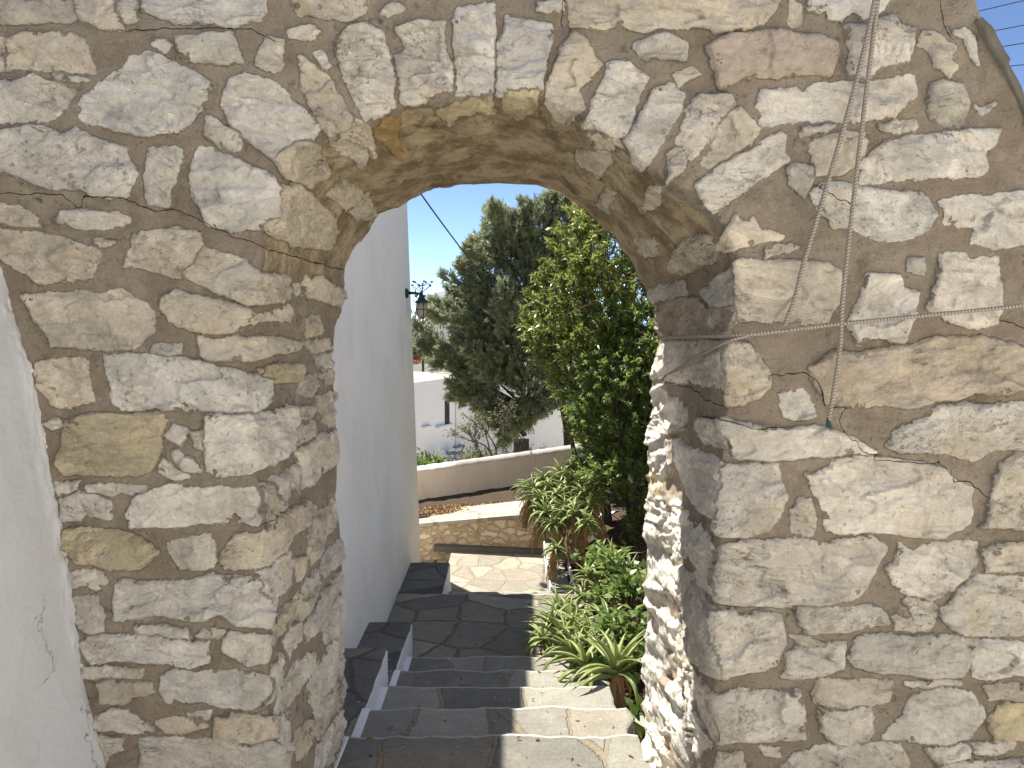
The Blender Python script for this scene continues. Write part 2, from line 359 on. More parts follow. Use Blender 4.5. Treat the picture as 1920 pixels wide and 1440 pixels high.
near = np.minimum(lenr * .86, 640)
dirs = (OP - fpx) / lenr[:, None]
tt = np.r_[np.linspace(0, 1, NF1)[1:], 1 + np.linspace(0, 1, NF2)[1:]]
rows = []
def plane_pts(q, Y):
    xc, yc = (q[:, 0] - 960) / F, (720 - q[:, 1]) / F; d1 = cp + yc * sp; kk = Y / d1
    return np.stack([xc * kk, np.full(len(q), Y), EYE + (-sp + yc * cp) * kk], 1)
for t in tt:
    L = near * min(t, 1) + (lenr - near) * max(t - 1, 0)
    rows.append(plane_pts(fpx + dirs * L[:, None], YF))
G.append(np.array(rows)); G = np.concatenate(G, 0); NV = len(G)
# round the arris between vault and face
for _ in range(10):
    a = slice(NI - 9, NI + 8); H = G.copy()
    G[NI-9:NI+8] = (H[NI-10:NI+7] + 2 * H[NI-9:NI+8] + H[NI-8:NI+9]) / 4
P = G.reshape(-1, 3)
PX = np.stack(proj(P), 1)
isin = (np.arange(NV) < NI)[:, None].repeat(NU, 1).ravel()
# normals
du = np.gradient(G, axis=1); dv = np.gradient(G, axis=0); N = np.cross(du, dv); N /= np.linalg.norm(N, axis=2, keepdims=True) + 1e-9
if N[-60, NU // 2, 1] > 0: N = -N
for _ in range(4):
    N[1:-1] = (N[:-2] + N[1:-1] * 2 + N[2:]) / 4
    N[:, 1:-1] = (N[:, :-2] + N[:, 1:-1] * 2 + N[:, 2:]) / 4
N /= np.linalg.norm(N, axis=2, keepdims=True) + 1e-9; N = N.reshape(-1, 3)

CR = {'A': (0, 0, .36458), 'B': (0, 450, .36458), 'C': (0, 915, .36458), 'D': (550, 0, .41667), 'E': (1220, 0, .36458), 'F': (1220, 450, .36458), 'G': (1220, 915, .36458), 'H': (1180, 560, .6111)}
W = (.86, .81, .72); CRM = (.83, .755, .63); YEL = (.74, .645, .44); PNK = (.60, .51, .43); OCH = (.50, .34, .16); GRY = (.68, .65, .58); WH = (.885, .85, .78)
STONES = [
('A',CRM,'-60,0 360,0 395,80 330,105 120,110 -60,110'),('A',CRM,'370,0 610,0 622,150 540,150 450,105 400,90'),('A',W,'620,-20 700,-20 705,100 640,105 615,60'),
('A',WH,'735,-40 1370,-40 1375,40 1340,100 1260,140 1100,135 1000,120 900,110 790,75 740,40'),('A',CRM,'1490,-30 1860,-30 1880,40 1800,95 1650,80 1530,70'),
('A',CRM,'30,200 100,180 350,175 430,210 460,290 490,370 300,355 30,350'),('A',CRM,'-60,195 20,200 30,350 -60,350'),('A',W,'785,230 850,215 875,240 840,275'),
('A',GRY,'920,200 1200,185 1225,260 1260,310 1170,335 980,310 915,290'),('A',CRM,'1330,290 1380,205 1465,215 1450,355 1365,360 1325,330'),
('A',WH,'410,530 520,430 640,360 660,300 760,275 850,310 990,370 1075,430 1050,520 1000,600 930,670 780,690 620,670 480,640 430,620 440,560'),
('A',WH,'-60,405 60,430 180,395 300,430 370,470 340,560 230,620 0,630 -60,630'),('A',W,'270,380 460,410 400,415 300,400'),
('A',WH,'-60,690 80,680 180,645 320,690 400,670 520,740 640,760 650,800 700,900 680,960 640,1005 480,1000 380,970 270,970 100,900 -60,850'),
('A',W,'765,760 940,770 915,850 880,950 850,1070 770,1050 750,900'),('A',W,'1060,600 1120,620 1250,690 1230,760 1190,770 1055,690'),
('V',WH,'A 1140,530 1180,420 1270,380 1400,420 1500,510 1640,640 1610,720 1430,830 1350,760 1200,650'),('V',CRM,'A 1400,780 1600,670 1690,900 1560,950 1460,900'),
('V',WH,'A 1020,760 1080,750 1130,800 1240,830 1330,870 1410,910 1430,1000 1410,1100 1340,1180 1180,1190 1060,1140 1000,1000 980,900'),('V',CRM,'A 1395,960 1520,950 1700,1100 1720,1180 1680,1280 1500,1260 1320,1170 1390,1090'),
('V',CRM,'A 1550,290 1620,340 1700,430 1780,560 1830,630 1720,720 1660,640 1600,540 1560,440'),('V',CRM,'A 1720,690 1830,610 1920,680 1920,800 1830,780'),
('A',CRM,'1490,170 1600,130 1640,160 1600,200 1500,200'),('A',W,'1620,280 1650,270 1700,340 1680,360'),('A',CRM,'-20,1060 90,1070 180,1110 220,1170 100,1160 -20,1130'),
('A',WH,'300,1090 400,1080 600,1095 660,1130 620,1155 480,1170 320,1160 290,1130'),('A',CRM,'490,1235 590,1240 560,1260 500,1255'),
('B',CRM,'-60,-50 200,-40 320,-5 490,40 500,90 460,190 300,215 180,212 70,140 0,90 -60,60'),('B',CRM,'690,-10 700,10 740,-40 820,-40 900,-60 1020,-30 1040,20 1000,90 930,190 870,170 750,140 650,130'),
('B',CRM,'935,180 1050,40 1130,70 1250,110 1320,180 1420,180 1475,200 1470,280 1430,310 1260,328 1100,260 1000,220'),
('B',CRM,'120,290 300,280 420,265 520,280 620,255 700,310 780,370 780,470 690,560 480,555 270,550 240,480 170,400'),
('B',CRM,'835,300 900,265 980,290 1090,310 1250,355 1260,400 1200,470 1020,470 920,440 840,360'),('B',CRM,'1240,390 1360,375 1480,340 1505,380 1490,420 1380,400 1270,420'),
('B',WH,'795,545 830,535 930,540 935,570 850,585 800,575'),('B',CRM,'1025,505 1100,515 1250,510 1400,505 1530,530 1510,560 1400,580 1270,620 1080,615 1045,590'),
('B',WH,'545,605 650,590 800,600 1000,620 1100,660 1220,680 1300,700 1390,730 1400,830 1340,870 1200,885 1000,870 800,855 620,865 580,820 560,700'),
('B',CRM,'180,640 330,620 430,620 445,720 470,820 400,840 320,860 270,840 190,760'),('B',YEL,'340,930 430,900 600,900 820,895 850,930 830,1050 790,1180 700,1210 500,1200 320,1205 290,1150 310,1030'),
('B',W,'855,1010 900,950 970,975 920,1040'),('B',W,'985,980 1050,980 1050,1090 1010,1070'),('B',W,'905,1080 980,1130 1015,1190 960,1190 910,1120'),('B',W,'845,1130 960,1220 900,1230 835,1190'),
('B',WH,'1065,920 1140,905 1240,915 1380,890 1490,860 1505,950 1490,1060 1420,1120 1290,1190 1120,1210 1060,1180 1050,1050'),('B',YEL,'1320,670 1440,635 1530,650 1525,720 1420,730 1360,690'),
('B',W,'1630,600 1710,595 1715,640 1650,660'),('B',CRM,'1540,740 1610,690 1620,750 1590,800 1530,780'),('B',CRM,'1640,700 1690,660 1710,700 1690,740'),('B',CRM,'1630,810 1715,785 1715,960 1660,930 1630,860'),
('B',CRM,'1560,860 1615,850 1610,900 1550,920'),('B',CRM,'1535,970 1620,930 1600,1000 1535,1040'),('B',W,'1540,1090 1640,1010 1745,990 1740,1120 1680,1170 1600,1240 1540,1270'),('B',W,'1490,1180 1525,1165 1530,1300 1490,1260'),
('B',W,'1330,1270 1450,1180 1450,1350 1400,1400 1340,1340'),('B',W,'290,1260 400,1250 390,1280 310,1295'),('B',W,'445,1280 560,1260 740,1280 730,1300 460,1300'),('B',CRM,'1560,410 1630,395 1630,480 1570,490'),
('B',CRM,'1570,200 1640,190 1770,290 1740,325 1640,300 1580,280'),('B',W,'1520,225 1550,230 1545,270 1520,265'),('B',W,'220,935 300,925 330,945 260,970'),('B',CRM,'1560,530 1680,520 1690,560 1600,580'),
('C',W,'320,60 400,30 470,50 560,70 570,150 520,150 440,130 400,165 320,170'),('C',WH,'700,60 800,20 900,0 1010,5 1320,5 1350,100 1325,180 1200,170 1020,180 870,190 670,190 665,130 690,90'),
('C',W,'1330,-20 1450,-70 1450,80 1370,180 1335,100'),('C',YEL,'320,230 420,205 560,215 640,225 720,260 805,330 740,400 560,410 400,375 330,310'),('C',W,'845,285 960,270 1060,250 1100,300 1095,400 920,410 870,330'),
('C',CRM,'1135,370 1210,250 1320,235 1450,130 1560,70 1585,110 1540,190 1440,300 1350,400 1200,415 1140,410'),('C',W,'355,460 430,430 520,435 545,490 500,525 430,500 360,510'),
('C',WH,'590,520 640,470 800,490 960,480 1090,440 1200,470 1330,460 1385,640 1360,710 1230,690 1140,640 1050,670 940,665 780,650 740,665 590,665'),('C',W,'1320,440 1480,330 1490,440 1440,560 1370,650 1340,560'),
('C',W,'385,575 490,570 515,640 540,730 460,745 400,680'),('C',W,'700,730 740,710 980,720 990,755 720,745'),('C',W,'1020,750 1060,720 1150,740 1120,765'),
('C',WH,'420,820 460,765 600,760 800,770 1080,780 1080,880 1000,905 850,885 620,880 480,900 430,860'),('C',W,'1155,780 1180,740 1300,755 1380,760 1350,890 1290,900 1200,860 1160,830'),('C',W,'430,930 720,930 720,965 520,975 420,970'),
('C',CRM,'510,990 640,985 780,1000 790,1045 680,1060 640,1100 530,1090'),('C',WH,'840,960 900,930 1000,950 1100,940 1320,950 1395,1000 1370,1080 1300,1140 1130,1110 1050,1090 860,1100 840,1040'),
('C',W,'1370,950 1450,860 1450,980 1400,1080 1350,1110'),('C',W,'480,1200 560,1150 640,1155 700,1200 780,1240 650,1250 490,1240'),('C',CRM,'810,1200 900,1180 1000,1190 1070,1220 980,1245 860,1235'),('C',W,'970,1160 1080,1145 1070,1180'),
('C',CRM,'1110,1180 1200,1160 1400,1180 1410,1280 1300,1290 1110,1280'),('C',W,'720,1300 900,1270 1000,1300 1180,1290 1250,1320 1400,1310 1460,1360 1440,1500 700,1500 730,1400'),('C',W,'480,1290 620,1290 630,1340 550,1370 500,1500 470,1500'),
('C',CRM,'1570,250 1640,130 1740,60 1745,110 1690,220 1590,380'),('C',W,'1650,370 1740,270 1755,330 1740,380 1660,450'),('C',W,'1540,520 1620,430 1625,490 1580,640 1500,700 1510,590'),('C',CRM,'1420,700 1500,580 1510,640 1470,740 1400,800'),
('C',W,'1560,700 1650,560 1740,430 1750,480 1660,700 1540,790'),('C',W,'1660,720 1750,560 1755,650 1720,760 1670,790'),('C',W,'1470,1010 1590,850 1600,920 1500,1100 1420,1180 1440,1060'),('C',W,'1600,960 1700,830 1760,740 1765,880 1680,1040 1600,1180 1580,1080'),
('C',CRM,'1640,1150 1740,970 1760,1010 1720,1150 1640,1290 1600,1250'),('C',W,'1420,1200 1480,1150 1470,1350 1430,1420'),('C',W,'1640,1330 1740,1150 1760,1200 1700,1400 1620,1460'),('C',CRM,'1530,1260 1580,1200 1580,1320 1540,1400'),
('C',CRM,'1500,370 1560,350 1560,420 1530,470'),('C',W,'1480,800 1520,680 1540,760 1500,880'),
('V',W,'D 190,190 250,110 330,100 395,140 430,260 450,400 460,480 330,545 270,430 210,300'),('V',W,'D 470,130 560,100 680,105 680,250 710,290 715,390 640,410 560,470 500,460 485,370 465,260 510,220 500,160'),
('V',WH,'D 735,40 800,20 900,20 900,120 890,390 740,445 730,200'),('V',WH,'D 960,80 1050,90 1150,110 1160,190 1140,260 1120,395 920,405 915,200 950,160'),
('V',CRM,'D 1210,220 1260,150 1320,190 1380,290 1340,350 1270,400 1310,480 1250,530 1190,510 1140,440 1140,400 1190,290'),('V',WH,'D 1420,290 1490,280 1590,350 1550,440 1510,590 1450,610 1320,535 1340,480 1400,360'),
('V',WH,'D 1620,410 1700,380 1760,420 1740,500 1680,600 1580,760 1500,620 1560,540'),('V',W,'E 200,560 250,490 390,500 415,550 350,650 280,760 200,820 140,740'),('V',CRM,'E 270,840 320,720 400,580 460,570 545,670 500,730 380,800 300,845'),
('V',WH,'E 235,950 340,860 520,770 660,690 690,700 690,790 720,820 600,900 470,980 330,1080 260,1000'),
('D',W,'1540,190 1650,150 1770,200 1760,270 1690,260 1590,265 1540,230'),('D',CRM,'1720,340 1800,305 1830,330 1740,385'),('D',CRM,'1240,-60 1250,120 1380,122 1600,130 1720,120 1840,115 1900,140 2030,135 2130,95 2190,-20 2190,-60'),
('D',W,'1100,40 1110,10 1210,10 1210,40'),('D',CRM,'395,50 440,15 500,40 430,65'),('D',OCH,'360,590 440,520 470,540 460,620 530,690 500,700 430,660'),('D',CRM,'170,650 230,590 330,610 360,680 300,740'),
('D',CRM,'160,870 230,820 330,870 360,960 290,980'),('D',YEL,'640,500 740,440 880,410 900,470 700,540'),('D',YEL,'950,400 1100,400 1090,480 1010,530 950,470'),('D',CRM,'1350,570 1450,610 1480,660 1380,640'),
('D',CRM,'1280,680 1400,660 1440,720 1380,770 1300,730'),('D',CRM,'1690,700 1770,640 1760,760 1700,810'),('D',CRM,'1410,850 1450,840 1420,950 1380,920'),('D',CRM,'1600,850 1660,830 1640,920 1600,930'),
('D',GRY,'1620,1300 1760,1270 1770,1330 1640,1350'),('D',CRM,'1540,1080 1630,1070 1640,1140 1580,1150'),('E',CRM,'110,1320 200,1220 300,1200 360,1270 350,1330 200,1390 120,1390'),
('E',PNK,'290,240 400,190 600,165 740,180 870,180 940,230 945,300 910,400 780,390 600,400 450,420 350,455 340,350'),('E',CRM,'720,0 780,20 780,120 720,130'),
('E',WH,'800,-40 1240,-40 1190,60 1120,90 1030,60 980,100 930,100 910,60 820,50'),('E',WH,'1005,150 1120,120 1250,85 1290,140 1360,150 1340,250 1320,310 1170,340 1120,390 1010,390 1020,260'),
('E',CRM,'1380,240 1400,160 1470,170 1560,240 1530,310 1580,350 1540,395 1460,340 1450,260'),('E',GRY,'1560,160 1610,160 1660,220 1680,330 1640,270 1600,200'),
('E',WH,'530,560 560,480 740,460 770,490 870,450 930,440 1110,430 1350,395 1355,480 1310,520 1250,590 1150,600 1050,620 900,610 700,630 560,650 580,600'),('E',GRY,'1430,440 1500,425 1600,440 1635,520 1610,640 1530,640 1450,610 1420,540'),
('E',W,'775,665 860,655 945,645 900,670 780,690'),('E',W,'1180,640 1365,618 1370,655 1210,675'),('E',CRM,'830,740 890,710 1000,680 1115,685 1100,780 1050,850 1000,880 840,910'),
('E',WH,'1090,940 1100,830 1150,780 1200,740 1340,700 1500,690 1790,670 1770,740 1700,770 1720,860 1660,910 1450,900 1250,920'),
('E',WH,'830,1000 900,950 980,940 1130,970 1280,990 1390,990 1430,1020 1475,1110 1400,1180 1300,1230 1150,1230 1030,1180 930,1160 880,1090'),
('E',WH,'1500,1040 1600,1020 1720,1010 1820,990 1900,985 2020,1020 2020,1240 1850,1265 1750,1260 1650,1240 1700,1160 1520,1150 1530,1100'),('E',GRY,'710,880 740,855 820,870 830,940 790,1010 720,960'),
('E',CRM,'370,1240 440,1120 470,1150 520,1130 560,1180 680,1215 560,1240 400,1290'),('E',CRM,'585,1290 620,1270 720,1250 760,1270 590,1320'),('E',W,'1670,540 1700,560 1770,530 1720,575'),
('F',CRM,'455,110 560,115 760,110 900,125 960,170 970,230 950,340 900,420 780,430 680,415 470,400 440,300'),('F',W,'1110,180 1160,190 1260,190 1290,250 1370,270 1350,350 1320,430 1290,520 1200,500 1060,530 1030,440 1060,350 1090,260'),
('F',W,'1490,80 1620,75 1640,110 1780,90 1800,250 1800,340 1770,430 1680,450 1560,420 1500,390 1430,340 1470,190'),
('F',(.80,.705,.58),'820,660 950,580 1150,580 1300,540 1460,510 1700,500 1850,540 2020,590 2020,720 1840,790 1700,780 1480,830 1330,850 1200,840 1040,850 900,840 890,790 840,740'),
('F',CRM,'410,520 500,540 600,680 610,740 560,810 480,845 390,845'),('F',WH,'665,790 770,775 810,810 840,905 780,915 690,910'),('F',W,'365,920 450,950 560,960 700,980 830,960 930,970 1040,1030 1150,1090 1000,1100 830,1110 640,1120 440,1120 400,1040'),
('F',W,'1215,1050 1260,980 1370,930 1480,870 1620,840 1720,860 2020,840 2020,1075 1780,1070 1640,1130 1540,1090 1420,1080 1260,1080'),('F',W,'150,1040 250,1090 375,1150 390,1200 380,1430 280,1400 160,1280'),
('F',WH,'345,1150 500,1160 640,1140 660,1230 700,1310 660,1420 600,1470 480,1520 370,1500 350,1300'),('F',W,'800,1210 930,1180 960,1130 1150,1120 1400,1150 1500,1180 1560,1250 1640,1290 1640,1400 1600,1480 1500,1530 1200,1500 980,1500 900,1480 880,1350 820,1260'),
('F',CRM,'730,1400 760,1330 810,1340 840,1430 820,1520 720,1500'),('F',CRM,'1720,1440 1760,1260 1800,1160 1900,1110 2020,1110 2020,1480 1700,1470'),('F',W,'260,930 370,930 400,1080 300,1040'),('F',W,'80,830 150,820 180,900 160,960 90,940'),
('F',GRY,'1330,100 1400,90 1395,160 1320,150'),('F',GRY,'280,260 430,150 450,300 420,400 300,380'),
('G',W,'345,330 400,280 640,265 900,280 1050,260 1120,250 1200,300 1170,380 1110,500 1060,555 900,590 760,600 560,595 350,595 335,480'),('G',W,'1270,290 1350,320 1500,290 1690,290 1670,400 1550,520 1430,555 1290,530 1240,450 1215,410 1260,390'),
('G',CRM,'1710,320 1780,290 2020,290 2020,410 1850,420 1720,420'),('G',W,'765,620 900,625 1000,620 1130,605 1200,650 1220,690 1100,720 1000,725 800,735 760,690'),('G',W,'320,620 430,625 440,660 560,640 670,650 680,800 630,900 500,940 360,970 330,800'),
('G',W,'1310,580 1440,575 1470,620 1440,730 1270,720 1260,670 1380,680 1340,630'),('G',WH,'1485,640 1570,540 1680,450 1830,460 2020,480 2020,750 1850,760 1760,750 1600,740 1530,700'),('G',WH,'680,970 700,860 760,800 880,810 990,790 980,930 880,960 780,975'),
('G',W,'1015,880 1060,780 1200,760 1500,765 1670,770 1640,870 1590,950 1430,960 1280,940 1150,945 1050,920'),('G',WH,'1640,860 1660,790 1780,780 2020,830 2020,960 1860,950 1740,970 1650,960'),('G',W,'300,1060 400,1045 760,1050 770,1150 790,1270 640,1290 480,1300 350,1310 325,1200'),
('G',CRM,'880,990 1060,1000 1240,990 1220,1080 1130,1110 1000,1120 850,1110 840,1060'),('G',WH,'870,1150 1000,1135 1135,1130 1140,1240 1100,1300 950,1300 880,1250'),('G',WH,'1205,1280 1290,1180 1330,1070 1450,1040 1640,1045 1690,1120 1695,1190 1620,1290 1400,1310 1280,1290'),
('G',CRM,'1710,1010 1860,1010 2020,1040 2020,1110 1850,1070 1740,1080'),('G',YEL,'1720,1200 1800,1100 2020,1120 2020,1280 1760,1280'),('G',W,'740,1360 850,1320 1000,1330 1180,1310 1280,1320 1320,1410 1330,1600 650,1600 690,1430'),
('G',W,'1410,1340 1540,1330 1630,1330 1620,1380 1450,1385'),('G',W,'1640,1320 1860,1290 1870,1340 1780,1370 1660,1360'),('G',CRM,'350,1370 450,1370 480,1440 420,1600 300,1600'),('G',W,'235,230 270,200 330,300 360,570 290,500 230,350'),
('G',GRY,'120,420 170,410 260,480 335,620 360,960 300,940 200,760 170,600'),('G',W,'205,1050 220,950 290,1020 335,1150 360,1300 290,1280 230,1170'),('G',W,'130,100 210,180 230,220 190,350 140,350'),('G',W,'560,1340 660,1350 680,1380 580,1370'),
('G',W,'1310,1000 1500,990 1580,1000 1420,1020'),('G',CRM,'710,750 800,760 880,800 760,790'),('G',W,'1500,1420 1700,1400 2020,1400 2020,1600 1480,1600'),
('F',(.62,.54,.44),'40,290 440,320 430,420 380,500 60,512'),('F',(.72,.67,.59),'30,520 400,522 388,640 395,760 300,740 90,715 40,690'),('H',(.62,.595,.54),'78,140 105,130 115,230 85,240'),('H',(.62,.595,.54),'70,290 110,270 120,370 170,400 120,400 75,380'),('H',(.62,.595,.54),'70,390 120,410 130,520 100,560 68,500'),('H',YEL,'70,520 105,560 95,600 68,580'),
('H',(.62,.595,.54),'56,570 100,610 135,700 135,780 60,690'),('H',(.62,.595,.54),'62,720 130,810 135,890 110,900 68,860'),('H',(.62,.595,.54),'64,880 120,940 150,1010 160,1080 110,1060 62,970'),('H',(.62,.595,.54),'56,1000 100,1070 120,1130 100,1160 50,1110'),
('H',CRM,'125,920 165,1040 185,1130 170,1180 140,1060'),('H',(.62,.595,.54),'50,1120 90,1180 130,1280 150,1330 100,1330 52,1220'),('H',(.62,.595,.54),'135,1180 180,1250 200,1330 190,1440 150,1360'),('H',CRM,'45,1250 100,1340 130,1440 60,1440'),
('H',W,'140,620 195,690 180,780 145,740'),('H',W,'185,1140 225,1200 250,1360 215,1400 190,1280'),
]
polys = []
for c, tone, s in STONES:
    arch = c == 'V'
    if arch: c, s = s.split(' ', 1)
    ox, oy, q = CR[c]
    polys.append((np.array([[ox + float(a) * q, oy + float(b) * q] for a, b in (w.split(',') for w in s.split())]), tone, arch))
rr = random.Random(5)
def fill(x0, x1, y0, y1):       # coursed stones outside the frame, so the wall carries on
    y = y0
    while y < y1 - 30:
        h = rr.uniform(62, 125); x = x0 - rr.uniform(0, 100)
        while x < x1:
            w = rr.uniform(90, 300); g = rr.uniform(8, 16); j = lambda a: rr.uniform(-a, a)
            q = [(x+g+j(8),y+g+j(9)),(x+w*.5,y+g+j(9)),(x+w-g+j(10),y+g+j(12)),(x+w-g+j(10),y+h*.5),(x+w-g+j(12),y+h-g+j(9)),(x+w*.5,y+h-g+j(8)),(x+g+j(12),y+h-g+j(9)),(x+g+j(8),y+h*.5)]
            q = np.array(q)
            if q[:, 0].max() < x1 and q[:, 0].min() > x0: polys.append((q, rr.choice([W, W, CRM, WH]), False))
            x += w
        y += h
fill(-760, -22, -190, 1765); fill(-25, 1700, -190, -25); fill(1960, 2060, 300, 1765); fill(-20, 520, 1470, 1765); fill(1350, 1960, 1510, 1765)

wp = P * 1.0
PXw = PX + np.stack([fbm(wp, 18, 2, 1) * 5 + fbm(wp, 75, 2, 2) * 2.5, fbm(wp, 18, 2, 3) * 5 + fbm(wp, 75, 2, 4) * 2.5], 1)
SD = np.full(len(P), -40.); ID = np.full(len(P), -1, np.int32)
for i, (q, tone, arch) in enumerate(polys):
    lo, hi = q.min(0) - 30, q.max(0) + 30
    c = np.where((PXw[:, 0] > lo[0]) & (PXw[:, 0] < hi[0]) & (PXw[:, 1] > lo[1]) & (PXw[:, 1] < hi[1]))[0]
    if not len(c): continue
    p = PXw[c]; d = np.full(len(c), 1e9); ins = np.zeros(len(c), bool)
    for a, b in zip(q, np.roll(q, -1, 0)):
        e = b - a; w = p - a; t = np.clip((w @ e) / (e @ e + 1e-9), 0, 1); d = np.minimum(d, np.hypot(*(w - t[:, None] * e).T))
        cond = ((a[1] <= p[:, 1]) != (b[1] <= p[:, 1])); xs = a[0] + (p[:, 1] - a[1]) * (e[0]) / (e[1] if abs(e[1]) > 1e-9 else 1e-9)
        ins ^= cond & (p[:, 0] < xs)
    s_ = np.where(ins, d, -d); up = s_ > SD[c]
    SD[c[up]] = s_[up]; ID[c[up]] = i
# displacement
npoly = len(polys); prm = RNG.random((npoly, 8)); cen = np.array([q.mean(0) for q, _, _ in polys])
szs = np.array([np.ptp(q, axis=0).max() for q, _, _ in polys])
ok = ID >= 0; idc = np.clip(ID, 0, None)
Hs = (.003 + .012 * prm[idc, 0] ** 1.3) * np.clip(szs[idc] / 90, .45, 1.15)
rel = (PX - cen[idc]) / np.maximum(szs[idc], 40)[:, None]
tilt = (prm[idc, 1] - .5) * rel[:, 0] * .028 + (prm[idc, 2] - .5) * rel[:, 1] * .032
PR = P.copy(); PR[:, 2] *= 2.6; PR += (prm[idc, 3:6] * 9)
rough = fbm(PR, 9, 5, 21, True) * .0075 + fbm(P, 38, 4, 31, True) * .0032
def facets(Pq, scale, seed):      # broken planes: nearest jittered cell, each with its own tilt
    q_ = Pq * scale; I = np.floor(q_).astype(np.int64); bd = np.full(len(q_), 9e9); h_ = np.zeros(len(q_))
    def hs(a, k3): 
        n_ = (a[:, 0] * 374761393 + a[:, 1] * 668265263 + a[:, 2] * 2147483647 + (seed * 31 + k3) * 1274126177) & 0xffffffff
        n_ = ((n_ ^ (n_ >> 13)) * 1274126177) & 0xffffffff; n_ = ((n_ ^ (n_ >> 16)) * 2246822519) & 0xffffffff
        return ((n_ ^ (n_ >> 15)) & 0xffff) / 65535.
    for dx in (-1, 0, 1):
        for dy in (-1, 0, 1):
            for dz in (-1, 0, 1):
                cI = I + (dx, dy, dz); rel_ = q_ - (cI + np.stack([hs(cI, 1), hs(cI, 2), hs(cI, 3)], 1)); d_ = (rel_ ** 2).sum(1); u_ = d_ < bd
                hh = (hs(cI, 4) - .5) * .9 + rel_[:, 0] * (hs(cI, 5) - .5) * 1.6 + rel_[:, 2] * (hs(cI, 6) - .5) * 1.6 + rel_[:, 1] * (hs(cI, 7) - .5) * 1.6
                bd[u_] = d_[u_]; h_[u_] = hh[u_]
    return h_
PF = PR + np.stack([fbm(P, 12, 3, 201), fbm(P, 12, 3, 202), fbm(P, 12, 3, 203)], 1) * .05
rough = rough * 1.0 + facets(PF, 6.5, 3) * .0105 + facets(PF + .5, 15, 5) * .0045
rough -= .006 * sst((fbm(PR, 5, 3, 77, True) - .45) / .2)
prof = sst((SD + 7) / 8)
mort = fbm(P, 5, 3, 41) * .010 + fbm(P, 14, 3, 45) * .007 + fbm(P, 50, 3, 51) * .0030 - .007 * sst((fbm(P, 7, 3, 47) - .12) / .3) * sst((SD + 22) / 16)
D = mort + np.where(ok, prof * (Hs + tilt + rough - mort * .4), 0)
jamb = sst((1300 - PX[:, 0]) / 40) * sst((PX[:, 1] - 620) / 80) * (isin & (PX[:, 0] > 1000))
D *= 1 - .45 * jamb
D += np.where(isin, fbm(P, 6, 3, 61) * .014 + fbm(P, 22, 2, 63, True) * .003 * (1 - .7 * jamb), 0)
# rough slabs that lean on the sunny jamb
PD = P.copy(); PD = np.stack([P[:, 1] * .8 + P[:, 2] * .2, P[:, 2] * 4.2 + P[:, 1] * .9, P[:, 0] * 2], 1)
D += jamb * (fbm(PD, 3.0, 2, 71, True) * .020 + facets(PD + np.stack([fbm(P, 9, 3, 301)] * 3, 1) * .12, 2.6, 9) * .016 + fbm(PD, 14, 2, 72) * .0016)
Mx = isin & (PX[:, 1] < 620)
D += np.where(Mx, fbm(P, 11, 4, 81, True) * .007 + facets(P + fbm(P, 10, 2, 83)[:, None] * .02, 11, 15) * .008, 0)
taper = np.ones((NV, NU)); taper[-6:] = np.linspace(1, 0, 6)[:, None]; taper[:3] = np.array([.3, .6, .9])[:, None]
D *= taper.ravel()
Pd = P + N * D[:, None]
cracks = ['0,362 60,364 115,366 150,392 153,366 230,371 262,384 290,394 320,391 350,400 395,423 432,442 470,452 505,468 560,484 600,494 618,503 645,503','240,58 330,52 470,56 520,80',
 '1555,765 1585,762 1572,790 1580,812 1600,828 1615,848 1640,850 1636,862','1232,708 1300,728 1316,742 1360,762','1320,780 1360,785 1410,802 1470,798','1440,705 1480,700 1510,698 1532,720 1545,760',
 '1760,865 1785,900 1820,905 1850,930','1765,0 1768,45 1785,70','1057,0 1052,40 1055,52','1640,862 1760,868','1880,600 1930,620','486,985 500,978 530,950','1350,1130 1420,1138','1530,345 1560,370 1600,385']
CRK = np.full(len(P), 30.)
pw2 = PX + np.stack([fbm(P, 60, 2, 91) * 4, fbm(P, 60, 2, 92) * 4], 1)
for s in cracks:
    q = np.array([[float(a) for a in w.split(',')] for w in s.split()])
    for a, b in zip(q[:-1], q[1:]):
        lo, hi = np.minimum(a, b) - 30, np.maximum(a, b) + 30
        c = np.where((pw2 > lo).all(1) & (pw2 < hi).all(1))[0]
        e = b - a; w = pw2[c] - a; t = np.clip((w @ e) / (e @ e), 0, 1); dc = np.hypot(*(w - t[:, None] * e).T) * np.where(e[0] * w[:, 1] - e[1] * w[:, 0] < 0, -1, 1); up = np.abs(dc) < np.abs(CRK[c]); CRK[c[up]] = dc[up]
tones = np.array([t for _, t, _ in polys]); tones = tones * (1 + (prm[:, 6:7] - .5) * .16) + (prm[:, 7:8] - .5) * np.array([[.02, 0, -.03]])
TN = np.where(ok[:, None], tones[idc], .4); TN = np.c_[TN, np.ones(len(TN))]
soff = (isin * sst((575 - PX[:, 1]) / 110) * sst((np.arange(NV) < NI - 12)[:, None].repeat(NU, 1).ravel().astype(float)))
SR = np.where(ok, prm[idc, 0], .5)
arch_ids = np.array([a for _, _, a in polys])
Q = (np.arange(NV - 1)[:, None] * NU + np.arange(NU - 1)[None]).ravel(); Q = np.stack([Q, Q + NU, Q + NU + 1, Q + 1], 1)
a_ = Pd[Q]; fn = np.cross(a_[:, 1] - a_[:, 0], a_[:, 3] - a_[:, 0])
if np.sum(fn * N[Q[:, 0]]) < 0: Q = Q[:, ::-1]
isarch = (SD[Q[:, 0]] > -5) & (ID[Q[:, 0]] >= 0) & arch_ids[np.clip(ID[Q[:, 0]], 0, None)]
wall = tag(empty('stone_arch_wall', (0, YF, 0)), 'rough rubble stone wall with a round arched passage through its middle', 'wall')
